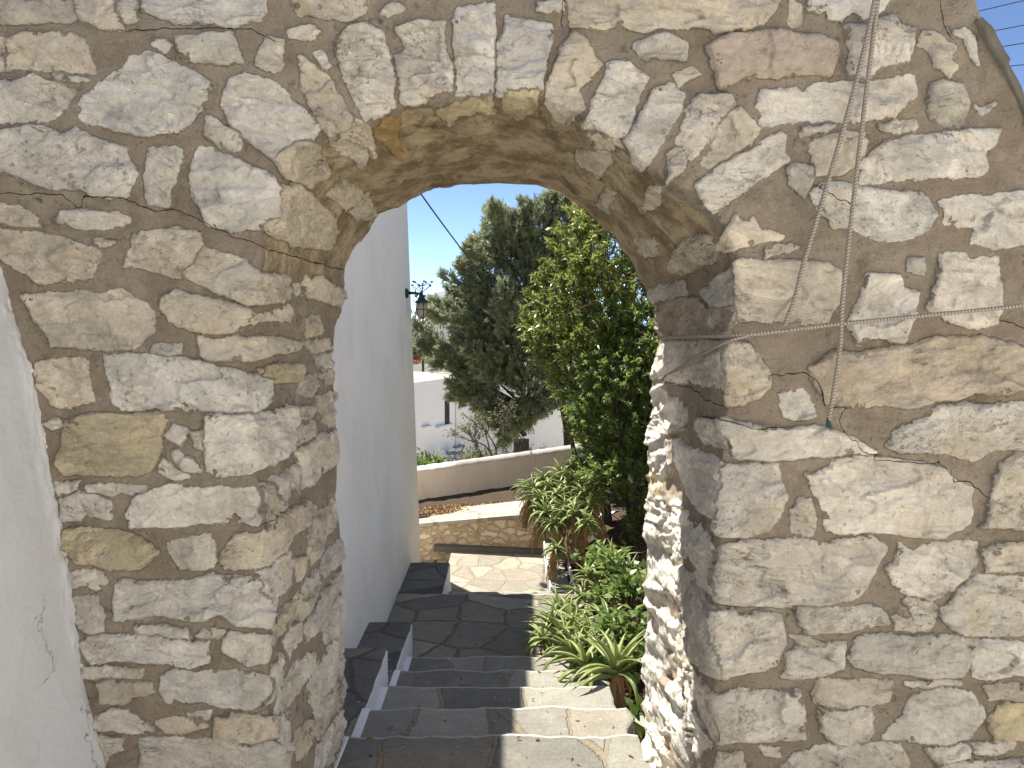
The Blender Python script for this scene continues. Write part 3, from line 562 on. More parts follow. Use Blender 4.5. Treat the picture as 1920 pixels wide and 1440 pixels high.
def sub(name, Qs):
    used, inv = np.unique(Qs, return_inverse=True)
    me = np_mesh(name, Pd[used] - np.array([0, YF, 0]), inv.reshape(-1, 4))
    fattr(me, 'sd', SD[used]); fattr(me, 'crk', CRK[used]); fattr(me, 'soff', soff[used]); fattr(me, 'srnd', SR[used]); fattr(me, 'jamb', jamb[used]); fattr(me, 'tone', TN[used], typ='FLOAT_COLOR')
    return link(name, me, M['masonry'], wall, True)
sub('masonry', Q[~isarch]); o = sub('arch_ring', Q[isarch]); tag(o, 'pale wedge stones set on edge round the arch')
# back face, cap and ends (plain render, rarely seen)
ob = np.array([plane_pts(OP, YF)])[0]; bo = ob.copy(); bo[:, 1] = YB
# the back outer edge mirrors the front outer edge
Vb = np.concatenate([ob, bo, BP]) - np.array([0, YF, 0]); n = NU; i = np.arange(n - 1)
Qb = np.concatenate([np.stack([i, i + 1, n + i + 1, n + i], 1), np.stack([n + i, n + i + 1, 2*n + i + 1, 2*n + i], 1)])
link('back_render', np_mesh('back_render', Vb, Qb), M['pink'], wall)
# slate coping over the sloping shoulder
cpx = np.array([(1838,34),(1862,78),(1886,116),(1912,163),(1948,250),(1989,380),(2024,560)], float)
tck = np.r_[0, np.cumsum(np.hypot(*np.diff(cpx, axis=0).T))]; tq = np.linspace(0, tck[-1], 90)
cl = np.stack([np.interp(tq, tck, cpx[:, j]) for j in (0, 1)], 1)
A = plane_pts(cl, YF - .012); d = np.gradient(A, axis=0); nrm = np.stack([d[:, 2] * -1, d[:, 1] * 0, d[:, 0]], 1); nrm /= np.linalg.norm(nrm, axis=1, keepdims=True)
if nrm[0, 2] < 0: nrm = -nrm
jit = fbm(A, 18, 3, 5)[:, None]
V = []; th = (.008 + .010 * np.abs(fbm(A, 6, 2, 6))[:, None]) * np.clip(tq / 25, .1, 1)[:, None] + .005 * np.sign(np.sin(tq / 46. + 1))[:, None]
for yo, off in ((0, -.012), (0, 1), (YB - YF + .07, 1), (YB - YF + .07, -.012)):
    B = A + nrm * (th + jit * .008 if off == 1 else off); B = B.copy(); B[:, 1] += yo + (jit[:, 0] * .012 if yo == 0 else 0); V.append(B)
V = np.stack(V, 1).reshape(-1, 3) - np.array([0, YF, 0]); n = len(A)
Qc = [(i*4+k, i*4+(k+1)%4, (i+1)*4+(k+1)%4, (i+1)*4+k) for i in range(n-1) for k in range(4)]
link('coping', np_mesh('coping', V, Qc), M['slate'], wall)

# ------------------------------------------------------------------ white plaster wall on the left
nl, nm = 130, 150
jl = np.array([(-150, 0), (0, 505), (60, 700), (110, 960), (150, 1230), (175, 1440), (215, 1765)], float)
ty = np.linspace(0, 1, nl); jy = np.interp(ty, np.linspace(0, 1, len(jl)), jl[:, 1]); jx = np.interp(jy, jl[:, 1], jl[:, 0])
base = plane_pts(np.stack([jx, jy], 1), YF + .01)
yy = np.r_[np.linspace(YF + .01, YF - .06, 26), np.linspace(YF - .06, -1.5, nm - 26)[1:]]
Vp = np.repeat(base[:, None], len(yy), 1); Vp[..., 1] = yy[None]
pv = Vp.reshape(-1, 3)
near_edge = sst((.05 - (YF - pv[:, 1])) / .05)
pv[:, 0] += fbm(pv, 2.2, 3, 3) * .012 + fbm(pv, 14, 3, 4) * .003 + near_edge * (.006 + .011 * fbm(pv, 30, 4, 6) + .006 * fbm(pv, 90, 2, 8))
Qp = (np.arange(nl - 1)[:, None] * len(yy) + np.arange(len(yy) - 1)[None]).ravel(); Qp = np.stack([Qp, Qp + 1, Qp + len(yy) + 1, Qp + len(yy)], 1)
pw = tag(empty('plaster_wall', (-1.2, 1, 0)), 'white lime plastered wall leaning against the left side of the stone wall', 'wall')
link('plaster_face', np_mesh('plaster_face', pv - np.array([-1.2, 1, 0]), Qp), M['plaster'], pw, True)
# crusty lime bead where the plaster meets the stone
nb, nk = 420, 14
bj = np.linspace(0, 1, nb); bp2 = np.stack([np.interp(bj, ty, base[:, i]) for i in range(3)], 1); ak = np.linspace(-.4, math.pi * .95, nk)
bb = bp2[:, None] + (np.stack([np.cos(ak), -np.sin(ak), ak * 0], 1) * .011)[None]; bb = bb.reshape(-1, 3); bc = np.repeat(bp2, nk, 0)
rad_ = np.clip(.75 + 1.1 * fbm(bb, 28, 4, 401) + .8 * fbm(bb, 90, 2, 402) + .5 * fbm(bc * [0, 0, 1], 6, 2, 403), .12, 2.2); bb = bc + (bb - bc) * rad_[:, None] - np.array([.004, 0, 0])
q = (np.arange(nb-1)[:, None]*nk + np.arange(nk-1)[None]).ravel()
link('lime_bead', np_mesh('lime_bead', bb - np.array([-1.2, 1, 0]), np.stack([q, q+1, q+nk+1, q+nk], 1)), M['bead'], pw)
tp = base[0]
b_ = MB(); b_.hexa([(-1.75,-1.5,0),(-1.02,-1.5,0),(-1.02,2.0,0),(-1.75,2.0,0)], [(-2.3,-1.5,tp[2]),(tp[0]-.02,-1.5,tp[2]),(tp[0]-.02,1.98,tp[2]),(-2.3,1.98,tp[2])])
o = b_.build('wall_core', M['plaster'], pw); o.location = (1.2, -1, 0)

# ------------------------------------------------------------------ ropes
def rope(name, pts, r, label, fray=False, sag=1):
    pts = [Vector(p) for p in pts]
    out = []
    for i in range(len(pts) - 1):                      # Catmull-Rom
        p0, p1, p2, p3 = pts[max(i-1,0)], pts[i], pts[i+1], pts[min(i+2,len(pts)-1)]
        for k in range(24):
            t = k / 24; out.append(.5*((2*p1)+(p2-p0)*t+(2*p0-5*p1+4*p2-p3)*t*t+(3*p1-p0-3*p2+p3)*t**3))
    out.append(pts[-1]); org = out[0].copy(); out = [p - org for p in out]
    mb = MB(); mb.tube(out, r, 8); me = bpy.data.meshes.new(name); me.from_pydata(mb.v, [], mb.f)
    L = 0; al = []
    for i, p in enumerate(out):
        if i: L += (p - out[i-1]).length
        al += [L + .004 * math.cos(2 * math.pi * k / 8) for k in range(8)]
    fattr(me, 'along', al)
    o = link(name, me, M['rope'], None, True); o.location = org; tag(o, label, 'rope')
    if fray:
        f = MB(); e = out[-1]
        for k in range(9):
            a = k * 2.4; f.tube([e + Vector((0,0,.012)), e + Vector((math.cos(a)*.004, -.002+math.sin(a)*.003, -.003)), e + Vector((math.cos(a)*.008, -.003+math.sin(a)*.005, -.013 - .004*(k%3)))], [.0040,.0028,.0008], 5)
        f.build('frayed_end', M['fray'], o, True)
    return o
RO = lambda x, y, Y=1.945: at(x, y, Y)
rope('rope', [RO(1655,-150),RO(1640,0),RO(1601,170),RO(1550,350),RO(1508,490),RO(1490,560),RO(1470,612,1.955)], .0058, 'slack cord hanging down the stone wall to the level cord', sag=1)
rope('rope', [RO(1660,-150),RO(1646,0),RO(1622,190),RO(1594,430),RO(1580,560),RO(1575,650),RO(1562,740),RO(1553,792)], .0056, 'flecked cord hanging down the stone wall with a frayed teal end', True)
rope('rope', [RO(2060,545),RO(1920,572),RO(1750,590),RO(1580,607),RO(1470,620),RO(1400,628),RO(1350,630,2.0),RO(1300,631,2.22),RO(1238,633,2.68)], .0052, 'level cord stretched across the wall from the right into the arch')
rope('rope', [RO(1478,620,1.94),RO(1420,626),RO(1365,640,1.96),RO(1330,657,2.09),RO(1300,674,2.24),RO(1265,695,2.47),RO(1236,712,2.70)], .0042, 'short cord sloping down from the level cord onto the arch jamb')

# ------------------------------------------------------------------ ground, paths, steps
def lev(Y):
    for y, z in ((2.87, 0), (3.33, -.126), (3.79, -.252), (4.25, -.378), (4.71, -.504), (6.18, -.63), (6.6, -.76)):
        if Y < y: return z
    return -.89
def slab_mesh(name, slabs, mat, kind='structure', parent=None, amp=.012, nos=False):
    V = []; Qs = []; nose = []
    for (x0, x1, y0, y1, z, th, wav) in slabs:
        nx = max(8, int((x1 - x0) / .02)); ny = max(4, int((y1 - y0) / .03))
        X, Y = np.meshgrid(np.linspace(x0, x1, nx), np.r_[np.linspace(y0, y1 - .012, ny - 1), y1]); g = np.stack([X.ravel(), Y.ravel(), np.full(X.size, z)], 1)
        sh = g + [z * 7, 0, 0]
        t = ((g[:, 1] - y0) / (y1 - y0)); g[:, 1] += (t ** 3) * wav * (fbm(sh * [1, 0, 1], 6, 3, 9) * 1.0 + .45 * fbm(sh * [1, 0, 1], 22, 2, 19))
        tx = np.where(g[:, 0] > (x0 + x1) / 2, ((g[:, 0] - (x0 + x1) / 2) / ((x1 - x0) / 2)), 0); g[:, 0] += tx ** 8 * wav * 1.2 * fbm(sh * [0, 1, 1], 8, 2, 29)
        g[:, 2] += fbm(sh, 5, 4, 33) * amp * .6; b = len(V) and sum(len(v) for v in V); b = b or 0
        edge = (t > .999)
        top = g.reshape(ny, nx, 3); fr1 = top[-1] + [0, .004, -.008]; fr2 = top[-1] + [0, -.004, -th]; r1 = top[:, -1] + [.004, 0, -.008]; r2 = top[:, -1] + [0, 0, -th]
        V += [top.reshape(-1, 3), fr1, fr2, r1, r2]
        q = (np.arange(ny-1)[:, None]*nx + np.arange(nx-1)[None]).ravel(); Qs.append(np.stack([q, q+1, q+nx+1, q+nx], 1) + b)
        e0 = (ny-1)*nx; f1 = ny*nx; f2 = f1+nx; i = np.arange(nx-1)
        Qs.append(np.stack([e0+i, e0+i+1, f1+i+1, f1+i], 1)+b); Qs.append(np.stack([f1+i, f1+i+1, f2+i+1, f2+i], 1)+b)
        nose.append((len(V), ny, nx)); rr1 = f2+nx; rr2 = rr1+ny; i = np.arange(ny-1); c0 = i*nx+nx-1
        Qs.append(np.stack([c0+nx, c0, rr1+i, rr1+i+1], 1)+b); Qs.append(np.stack([rr1+i+1, rr1+i, rr2+i, rr2+i+1], 1)+b)
    me = np_mesh(name, np.concatenate(V), np.concatenate(Qs)); o = link(name, me, mat, parent, False)
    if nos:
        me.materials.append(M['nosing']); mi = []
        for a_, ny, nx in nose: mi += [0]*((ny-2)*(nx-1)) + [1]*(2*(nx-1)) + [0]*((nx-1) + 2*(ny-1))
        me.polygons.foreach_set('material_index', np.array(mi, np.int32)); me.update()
    if kind: tag(o, kind=kind)
    return o
slab_mesh('upper_landing', [(-1.75, 8, -9, 2.4, -.004, .2, 0)], M['court_floor'])  # unseen pale paving, added to bounce sunlight up onto the wall
ys = [(2.4, 2.87, 0.), (2.8, 3.33, -.126), (3.25, 3.79, -.252), (3.7, 4.25, -.378), (4.17, 4.71, -.504)]
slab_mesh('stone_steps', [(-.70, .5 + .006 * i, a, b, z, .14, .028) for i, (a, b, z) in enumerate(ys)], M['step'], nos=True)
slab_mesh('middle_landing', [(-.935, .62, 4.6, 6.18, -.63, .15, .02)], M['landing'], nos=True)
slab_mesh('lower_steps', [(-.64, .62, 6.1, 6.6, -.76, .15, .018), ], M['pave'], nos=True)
slab_mesh('lower_path', [(-.66, .36, 6.5, 8.36, -.89, .1, 0), (-6, -.85, 7.0, 8.6, -1.02, .1, 0)], M['pave'])
# pale nosing line: sky-lit highlight painted along each tread edge
# stepped ledge beside the building
lg = tag(empty('stepped_ledge', (-.8, 4, -.3)), 'stepped slate-topped ledge with whitewashed sides along the building foot', 'ledge')
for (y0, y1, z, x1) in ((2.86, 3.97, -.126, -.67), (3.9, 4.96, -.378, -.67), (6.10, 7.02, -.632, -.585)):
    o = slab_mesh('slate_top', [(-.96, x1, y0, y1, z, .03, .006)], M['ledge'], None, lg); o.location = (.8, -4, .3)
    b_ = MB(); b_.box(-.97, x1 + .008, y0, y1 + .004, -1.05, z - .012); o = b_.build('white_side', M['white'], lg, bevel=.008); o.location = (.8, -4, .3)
b_ = MB()   # lime-wash skirting that runs down the step ends
for (a, b, z) in ys: b_.box(-.672, -.635 + .01 * random.random(), a, b - .01, z - .1, z + .006)
o = b_.build('lime_skirting', M['white'], lg, bevel=.004); o.location = (.8, -4, .3)
b_ = MB(); b_.box(-.60, -.56, 6.62, 6.95, -.89, -.80); b_.box(-.585, -.55, 6.19, 6.6, -.76, -.70)
o = b_.build('lime_kerb', M['white'], lg, bevel=.015); o.location = (.8, -4, .3)
# terrain and sea
xs = np.r_[-900, -400, -150, -60, -25, np.linspace(-12, 12, 49), 25, 60, 150, 400, 900]; yz = np.r_[-600, -100, -30, -12, np.linspace(-6, 30, 73), 36, 45, 60, 90, 140, 220, 330]
X, Y = np.meshgrid(xs, yz)
Z = np.interp(Y, [-600, 2.4, 3.2, 9.5, 19, 30, 60, 140, 220, 330], [-.08, -.08, -1.15, -1.25, -3.28, -3.4, -6, -16, -30, -60])
Z += np.where(Y > 32, vnoise(np.stack([X.ravel()*.05, Y.ravel()*.05, X.ravel()*0], 1), 4).reshape(X.shape) * .6, 0)
q = (np.arange(len(yz)-1)[:, None]*len(xs) + np.arange(len(xs)-1)[None]).ravel()
tag(link('ground', np_mesh('ground', np.stack([X, Y, Z], 2).reshape(-1, 3), np.stack([q, q+1, q+len(xs)+1, q+len(xs)], 1)), M['earth']), kind='structure')
tag(link('sea', np_mesh('sea', [(-30000,150,-29),(30000,150,-29),(30000,40000,-29),(-30000,40000,-29)], [(0,1,2,3)]), M['sea']), kind='structure')
# planting bed beside the steps
bx = np.linspace(.505, 3.2, 60); by = np.linspace(2.87, 8.6, 110); X, Y = np.meshgrid(bx, by)
Z = np.interp(Y, [2.87, 4.7, 6.2, 8.6], [-.26, -.62, -.70, -.74]) + np.clip(X - .56, 0, 3) * .34
g = np.stack([X, Y, Z], 2).reshape(-1, 3); g[:, 2] += fbm(g, 4, 3, 2) * .05 + fbm(g, 25, 3, 3) * .02
q = (np.arange(109)[:, None]*60 + np.arange(59)[None]).ravel()
tag(link('planting_bed', np_mesh('planting_bed', g, np.stack([q, q+1, q+61, q+60], 1)), M['dsoil']), kind='structure')
# right-hand kerb and ledge by the aloes
kb = tag(empty('stone_kerb', (.45, 7, -.8)), 'whitewashed stone kerb and ledge edging the aloe bed', 'kerb')
o = slab_mesh('ledge_top', [(.345, .53, 6.62, 8.2, -.735, .03, .006)], M['pave'], None, kb); o.location = (-.45, -7, .8)
b_ = MB(); b_.box(.35, .53, 6.62, 8.19, -1., -.75); b_.box(.335, .352, 6.62, 8.2, -1., -.72); b_.box(.53, .548, 6.3, 7.2, -1., -.66)
o = b_.build('kerb_stones', M['white'], kb, bevel=.01); o.location = (-.45, -7, .8)

# ------------------------------------------------------------------ tall white building on the left
bl = tag(empty('white_building', (-1, 5, 0)), 'tall smooth white building rising left of the steps behind the arch', 'building')
zb, zt = -1.2, 3.0; xb, xt = -.925, -1.04
ny, nz = 90, 80
Yg, Zg = np.meshgrid(np.linspace(2.4, 7.7, ny), np.linspace(zb, zt, nz)); Xg = xb + (xt - xb) * (Zg - zb) / (zt - zb)
g = np.stack([Xg, Yg, Zg], 2).reshape(-1, 3); g[:, 0] += fbm(g, 1.1, 3, 5) * .010 * sst((7.7 - g[:, 1]) / .4)
q = (np.arange(nz-1)[:, None]*ny + np.arange(ny-1)[None]).ravel()
o = link('side_wall', np_mesh('side_wall', g, np.stack([q, q+1, q+ny+1, q+ny], 1)), M['bwhite'], bl, True); o.location = (1, -5, 0)
b_ = MB(); b_.hexa([(-6,2.4,zb),(xb-.012,2.4,zb),(xb-.012,7.69,zb),(-6,7.69,zb)], [(-6,2.4,zt),(xt-.012,2.4,zt),(xt-.012,7.69,zt),(-6,7.69,zt)]); o = b_.build('building_body', M['bwhite'], bl); o.location = (1, -5, 0)
b_ = MB(); b_.add([(xb,7.699,zb),(xt,7.699,zt),(xt-.03,7.71,zt),(xb-.03,7.71,zb)], [(0,1,2,3)]); o = b_.build('corner_edge', M['bwhite'], bl); o.location = (1, -5, 0)
# wall lamp
lp = at(790.5, 564, 7.35); wl = tag(empty('wall_lamp', lp), 'dark green caged lantern on a bracket at the white building corner', 'lamp')
xw = xb + (xt - xb) * (lp.z + .12 - zb) / (zt - zb) - lp.x; xw /= .7; wl.scale = (.7, .7, .7)
b_ = MB(); b_.tube([(xw - .01, 0, .10), (xw + .035, 0, .10)], [.075, .06], 14); b_.tube([(xw + .02, 0, .11), (0, 0, .095)], [.022, .016], 8); b_.build('bracket', M['green_metal'], wl, True)
b_ = MB(); b_.lathe([(.018,.125),(.022,.09),(.035,.075),(.042,.045),(.055,.015),(.095,-.015),(.10,-.026),(.09,-.03)], n=20); b_.build('lamp_cap', M['green_metal'], wl, True)
b_ = MB(); b_.lathe([(.066,-.03),(.068,-.10),(.064,-.16),(.048,-.205),(.02,-.225)], n=20); b_.build('lamp_glass', M['glass'], wl, True)
b_ = MB()
for k2 in range(4):
    a = k2 * math.pi / 2 + .5; c2, s2 = math.cos(a), math.sin(a)
    b_.tube([(c2*.072,s2*.072,-.02),(c2*.075,s2*.075,-.10),(c2*.07,s2*.07,-.165),(c2*.05,s2*.05,-.215),(0,0,-.238)], .006, 6)
b_.tube([(.076*math.cos(t*math.pi/10), .076*math.sin(t*math.pi/10), -.115) for t in range(21)], .006, 6)
b_.build('cage', M['green_metal'], wl, True)

# ------------------------------------------------------------------ retaining wall, soil, pink wall
rw = tag(empty('retaining_wall', (-.3, 8.4, -.9)), 'low tan rubble retaining wall topped with sunlit pale flagstones', 'wall')
def grid_quad(name, A, B, Cc, Dd, mat, parent, n=60, m=24, amp=.012, sc=9, off=(0,0,0)):
    A, B, Cc, Dd = map(np.array, (A, B, Cc, Dd)); u = np.linspace(0, 1, n)[None, :, None]; v = np.linspace(0, 1, m)[:, None, None]
    g = ((A*(1-u)+B*u)*(1-v) + (Dd*(1-u)+Cc*u)*v).reshape(-1, 3); nn = np.cross(B - A, Dd - A); nn = nn / np.linalg.norm(nn)
    g = g + nn * (fbm(g, sc, 4, 13) * amp)[:, None]
    q = (np.arange(m-1)[:, None]*n + np.arange(n-1)[None]).ravel()
    o = link(name, np_mesh(name, g, np.stack([q, q+1, q+n+1, q+n], 1)), mat, parent, True); o.location = off; return o
ro = (.3, -8.4, .9)
RL, RRt = -3.2, .42
def rwx(x): t = (x + .84) / 1.12; return (8.34 - .17 * t, -.585 + .14 * t)     # front Y and top z along the wall
yl, zl = rwx(RL); yr, zr = rwx(RRt)
grid_quad('masonry', (RL, yl, -1.1), (RRt, yr, -1.1), (RRt, yr, zr - .03), (RL, yl, zl - .03), M['rubble'], rw, 160, 40, .022, 9, ro)
b_ = MB(); b_.hexa([(RL, yl-.03, zl-.045),(RRt, yr-.03, zr-.045),(RRt, yr+.62, zr-.03),(RL, yl+.35, zl-.03)], [(RL, yl-.035, zl),(RRt, yr-.035, zr),(RRt, yr+.62, zr+.01),(RL, yl+.35, zl)])
o = b_.build('coping_slabs', M['coping'], rw, bevel=.006); o.location = ro
b_ = MB(); b_.hexa([(RL, yl+.02, -1.2),(RRt, yr+.02, -1.2),(RRt, yr+.5, -1.2),(RL, yl+.3, -1.2)], [(RL, yl+.02, zl-.05),(RRt, yr+.02, zr-.05),(RRt, yr+.5, zr-.05),(RL, yl+.3, zl-.05)]); o = b_.build('wall_core', M['rubble'], rw); o.location = ro
b_ = MB(); b_.hexa([(-.86, 8.24, -.9),(.34, 8.09, -.9),(.34, 8.25, -.9),(-.86, 8.4, -.9)], [(-.86, 8.26, -.84),(.34, 8.11, -.84),(.34, 8.25, -.83),(-.86, 8.4, -.83)]); o = b_.build('wall_foot', M['slate'], rw, bevel=.01); o.location = ro
# soil strip with litter
X, Y = np.meshgrid(np.linspace(-3.2, 2.6, 120), np.linspace(0, 1, 26)); y0 = 8.6 + .06 * X * 0; tX = (X + 3.2) / 5.8
Yy = (8.55 + .0 * X) + Y * (.55 + 2.1 * tX); Zz = -.60 + .035 * (X + 1) + Y * .04
g = np.stack([X, Yy, Zz], 2).reshape(-1, 3); g[:, 2] += fbm(g, 7, 3, 8) * .02 + fbm(g, 40, 2, 9) * .012
q = (np.arange(25)[:, None]*120 + np.arange(119)[None]).ravel()
tag(link('soil_strip', np_mesh('soil_strip', g, np.stack([q, q+1, q+121, q+120], 1)), M['soil']), kind='structure')
pk = tag(empty('garden_wall', (0, 9.7, -.5)), 'long low pinkish rendered garden wall with a pale top', 'wall')
PA, PB = Vector((-2.6, 8.62, 0)), Vector((2.8, 11.3, 0))
def pkp(t, off, z): d = (PB - PA); nn = Vector((-d.y, d.x, 0)).normalized(); p = PA + d * t + nn * off; return (p.x, p.y, z)
grid_quad('render_face', pkp(0, 0, -1.3), pkp(1, 0, -.9), pkp(1, .04, 0.0), pkp(0, .04, -.30), M['pink'], pk, 140, 40, .012, 5, (0, -9.7, .5))
b_ = MB(); b_.hexa([pkp(0,.01,-1.3),pkp(1,.01,-.9),pkp(1,.26,-.9),pkp(0,.26,-1.3)], [pkp(0,.045,-.31),pkp(1,.045,-.01),pkp(1,.26,-.01),pkp(0,.26,-.31)]); o = b_.build('wall_core', M['pink'], pk); o.location = (0, -9.7, .5)
V = []; n = 120
for i in range(n):
    t = i / (n - 1); z = -.30 + .30 * t; j = lambda s: .008 * math.sin(i * 1.7 + s) + .006 * math.sin(i * .63 + s * 2)
    V += [pkp(t, .03 + j(0), z - .012), pkp(t, .045 + j(0), z + .018 + j(1)*.3), pkp(t, .16, z + .028 + j(2)*.3), pkp(t, .27 + j(3), z - .01)]
for nm_, lo_, hi_, mt_ in (('white_top', 0, 42, 'white'), ('shaded_top', 42, n - 1, 'greytop')):
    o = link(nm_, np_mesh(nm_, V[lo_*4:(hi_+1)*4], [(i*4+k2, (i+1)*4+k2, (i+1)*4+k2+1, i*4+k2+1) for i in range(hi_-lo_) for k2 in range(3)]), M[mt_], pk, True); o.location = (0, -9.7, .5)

# ------------------------------------------------------------------ houses beyond
def wallbox(p0, p1, depth, z0, z1):      # plan edge p0->p1 faces the camera; body goes back by depth
    d = Vector((p1[0]-p0[0], p1[1]-p0[1], 0)).normalized(); nn = Vector((-d.y, d.x, 0))
    a, b = Vector((*p0, 0)), Vector((*p1, 0)); c, e = b + nn*depth, a + nn*depth
    pts = [a, b, c, e]; return [(p.x, p.y, z0) for p in pts], [(p.x, p.y, z1) for p in pts], d, nn
hs = tag(empty('white_house', (0, 25, -3.3)), 'low white cubic house with a flat dusty roof behind the trees', 'house'); ho = (0, -25, 3.3)
a0 = at(640, 0, 19.0); a1 = at(897, 0, 26.0)
bt, tp_, dA, nA = wallbox((a0.x, a0.y), (a1.x, a1.y), 6, -3.6, -.12); b_ = MB(); b_.hexa(bt, tp_); o = b_.build('house_wall', M['house'], hs); o.location = ho
b_ = MB(); b_.add([(p[0], p[1], -.116) for p in tp_], [(0,1,2,3)]); o = b_.build('roof', M['roofing'], hs); o.location = ho
c0 = at(890, 0, 25.6); c1 = at(1062, 0, 25.6)
b_ = MB(); b_.box(c0.x, c1.x, 25.6, 30, -3.6, .12); o = b_.build('house_wing', M['house'], hs); o.location = ho
def hpx(x, y, Y): p = at(x, y, Y); return p.x, p.z
x0, z1 = hpx(963, 822, 25.55); x1, z0 = hpx(992, 858, 25.55); fx0, fz1 = hpx(948, 813, 25.55); fx1, _ = hpx(1003, 813, 25.55)
b_ = MB(); b_.box(fx0, x0, 25.5, 25.6, z0, fz1); b_.box(x1, fx1, 25.5, 25.6, z0, fz1); b_.box(x0, x1, 25.5, 25.6, z1, fz1); w = b_.build('window', M['white'], hs); w.location = ho; tag(w, 'small dark window in a raised white surround')
b_ = MB(); b_.box(x0, x1, 25.54, 25.6, z0, z1); b_.box((x0+x1)/2-.02, (x0+x1)/2+.02, 25.52, 25.54, z0, z1); b_.build('window_pane', M['dark'], w)
def onA(px):
    xc = (px - 960) / F; o2 = Vector((a0.x, a0.y)); d2 = Vector((dA.x, dA.y)); t = (xc * o2.y - o2.x) / (d2.x - xc * d2.y); return t, o2.y + d2.y * t
for (pa, pb, ya, yb) in ((833, 842, 742, 796), (860, 874, 738, 764)):
    t0, Y0 = onA(pa); t1, Y1 = onA(pb); zt_ = at(pa, ya, Y0).z; zb_ = at(pa, yb, Y0).z
    q0 = Vector((a0.x, a0.y, 0)) + dA*t0; q1 = Vector((a0.x, a0.y, 0)) + dA*t1
    bt, tq2, _, _ = wallbox((q0.x - nA.x*.004, q0.y - nA.y*.004), (q1.x - nA.x*.004, q1.y - nA.y*.004), .05, zb_, zt_); b_ = MB(); b_.hexa(bt, tq2); w = b_.build('window', M['dark'], hs); w.location = ho
    bt, tq2, _, _ = wallbox((q0.x - dA.x*.12 - nA.x*.10, q0.y - dA.y*.12 - nA.y*.10), (q1.x + dA.x*.12 - nA.x*.10, q1.y + dA.y*.12 - nA.y*.10), .12, zb_ - .07, zb_); b_ = MB(); b_.hexa(bt, tq2); b_.build('window_sill', M['white'], w)
for pa in (790, 815):                       # small drip ledges
    t0, Y0 = onA(pa); t1, Y1 = onA(pa + 14); z = at(pa, 803, Y0).z
    q0 = Vector((a0.x, a0.y, 0)) + dA*t0; q1 = Vector((a0.x, a0.y, 0)) + dA*t1
    bt, tq2, _, _ = wallbox((q0.x - nA.x*.12, q0.y - nA.y*.12), (q1.x - nA.x*.12, q1.y - nA.y*.12), .14, z, z + .05); b_ = MB(); b_.hexa(bt, tq2); o = b_.build('drip_ledge', M['white'], hs); o.location = ho
t0, Y0 = onA(853); q0 = Vector((a0.x, a0.y, 0)) + dA*t0 - nA*.05
b_ = MB(); b_.tube([(q0.x, q0.y, -.3), (q0.x, q0.y, -3.4)], .035, 8); o = b_.build('drainpipe', M['bwhite'], hs); o.location = ho
tag(link('terrace', np_mesh('terrace', [(-9,16,-3.24),(5,16,-3.24),(5,26,-3.24),(-9,26,-3.24)], [(0,1,2,3)]), M['court_floor']), kind='structure')
# second flat roof seen over the house, then the tall white house further back
r2 = tag(empty('white_outbuilding', (-5, 31, -3)), 'pale flat-roofed outbuilding just above the house roof', 'building')
p0 = at(700, 690, 32); p1 = at(842, 690, 32)
b_ = MB(); b_.box(p0.x, p1.x, 32, 36, -4, at(780, 682, 32).z); o = b_.build('outbuilding_wall', M['house'], r2); o.location = (5, -31, 3)
b_ = MB(); b_.box(p0.x-.05, p1.x+.05, 31.9, 36, at(780, 682, 32).z, at(780, 676, 32).z); o = b_.build('roof_edge', M['roofing'], r2); o.location = (5, -31, 3)
fh = tag(empty('tall_white_house', (-2, 44, -4)), 'distant white house with a flared rounded parapet between the cypress branches', 'house')
p0 = at(806, 560, 44); p1 = at(1000, 560, 44); zp = at(800, 558, 44).z; zq = at(800, 543, 44).z
b_ = MB(); b_.box(p0.x, p1.x, 44, 52, -6, zp - .15); o = b_.build('house_wall', M['house'], fh); o.location = (2, -44, 4)
b_ = MB(); b_.hexa([(p0.x-.15,43.8,zp-.15),(p1.x+.15,43.8,zp-.15),(p1.x+.15,52,zp-.15),(p0.x-.15,52,zp-.15)], [(p0.x+.4,44.2,zq),(p1.x-.4,44.2,zq),(p1.x-.4,51,zq),(p0.x+.4,51,zq)]); o = b_.build('parapet', M['white'], fh, bevel=.12); o.location = (2, -44, 4)
x0, z1 = hpx(868, 632, 43.98); x1, z0 = hpx(892, 658, 43.98); b_ = MB()
for i in range(7): b_.box(x0, x1, 43.93, 44.0, z0 + (z1-z0)*i/7, z0 + (z1-z0)*(i+.8)/7)
o = b_.build('shutter', M['navy'], fh); o.location = (2, -44, 4)
# blue bistro tables
TB = [((843, 861), 22.6, .30, 'foremost round blue bistro table on the terrace below the white house'), ((854, 849), 23.6, .30, 'middle round blue bistro table behind the foremost one'), ((857, 836), 24.4, .29, 'farthest round blue bistro table closest to the house wall')]
for (px, Y, r, lab) in TB:
    p = at(*px, Y); e = tag(empty('bistro_table', (p.x, p.y, -3.24)), lab, 'table', 'blue bistro tables on the terrace'); h = p.z + 3.24
    b_ = MB(); b_.lathe([(r*.96, -.02), (r, -.012), (r, .0), (r*.97, .008)], (0, 0, h), 28); b_.build('tabletop', M['blue_metal'], e)
    for s in (1, -1):
        b_ = MB(); b_.tube([(s*.26, -.16, 0), (-s*.22, -.16, h-.03), (-s*.22, .16, h-.03), (s*.26, .16, 0)], .014, 6); b_.build('leg', M['blue_metal'], e)

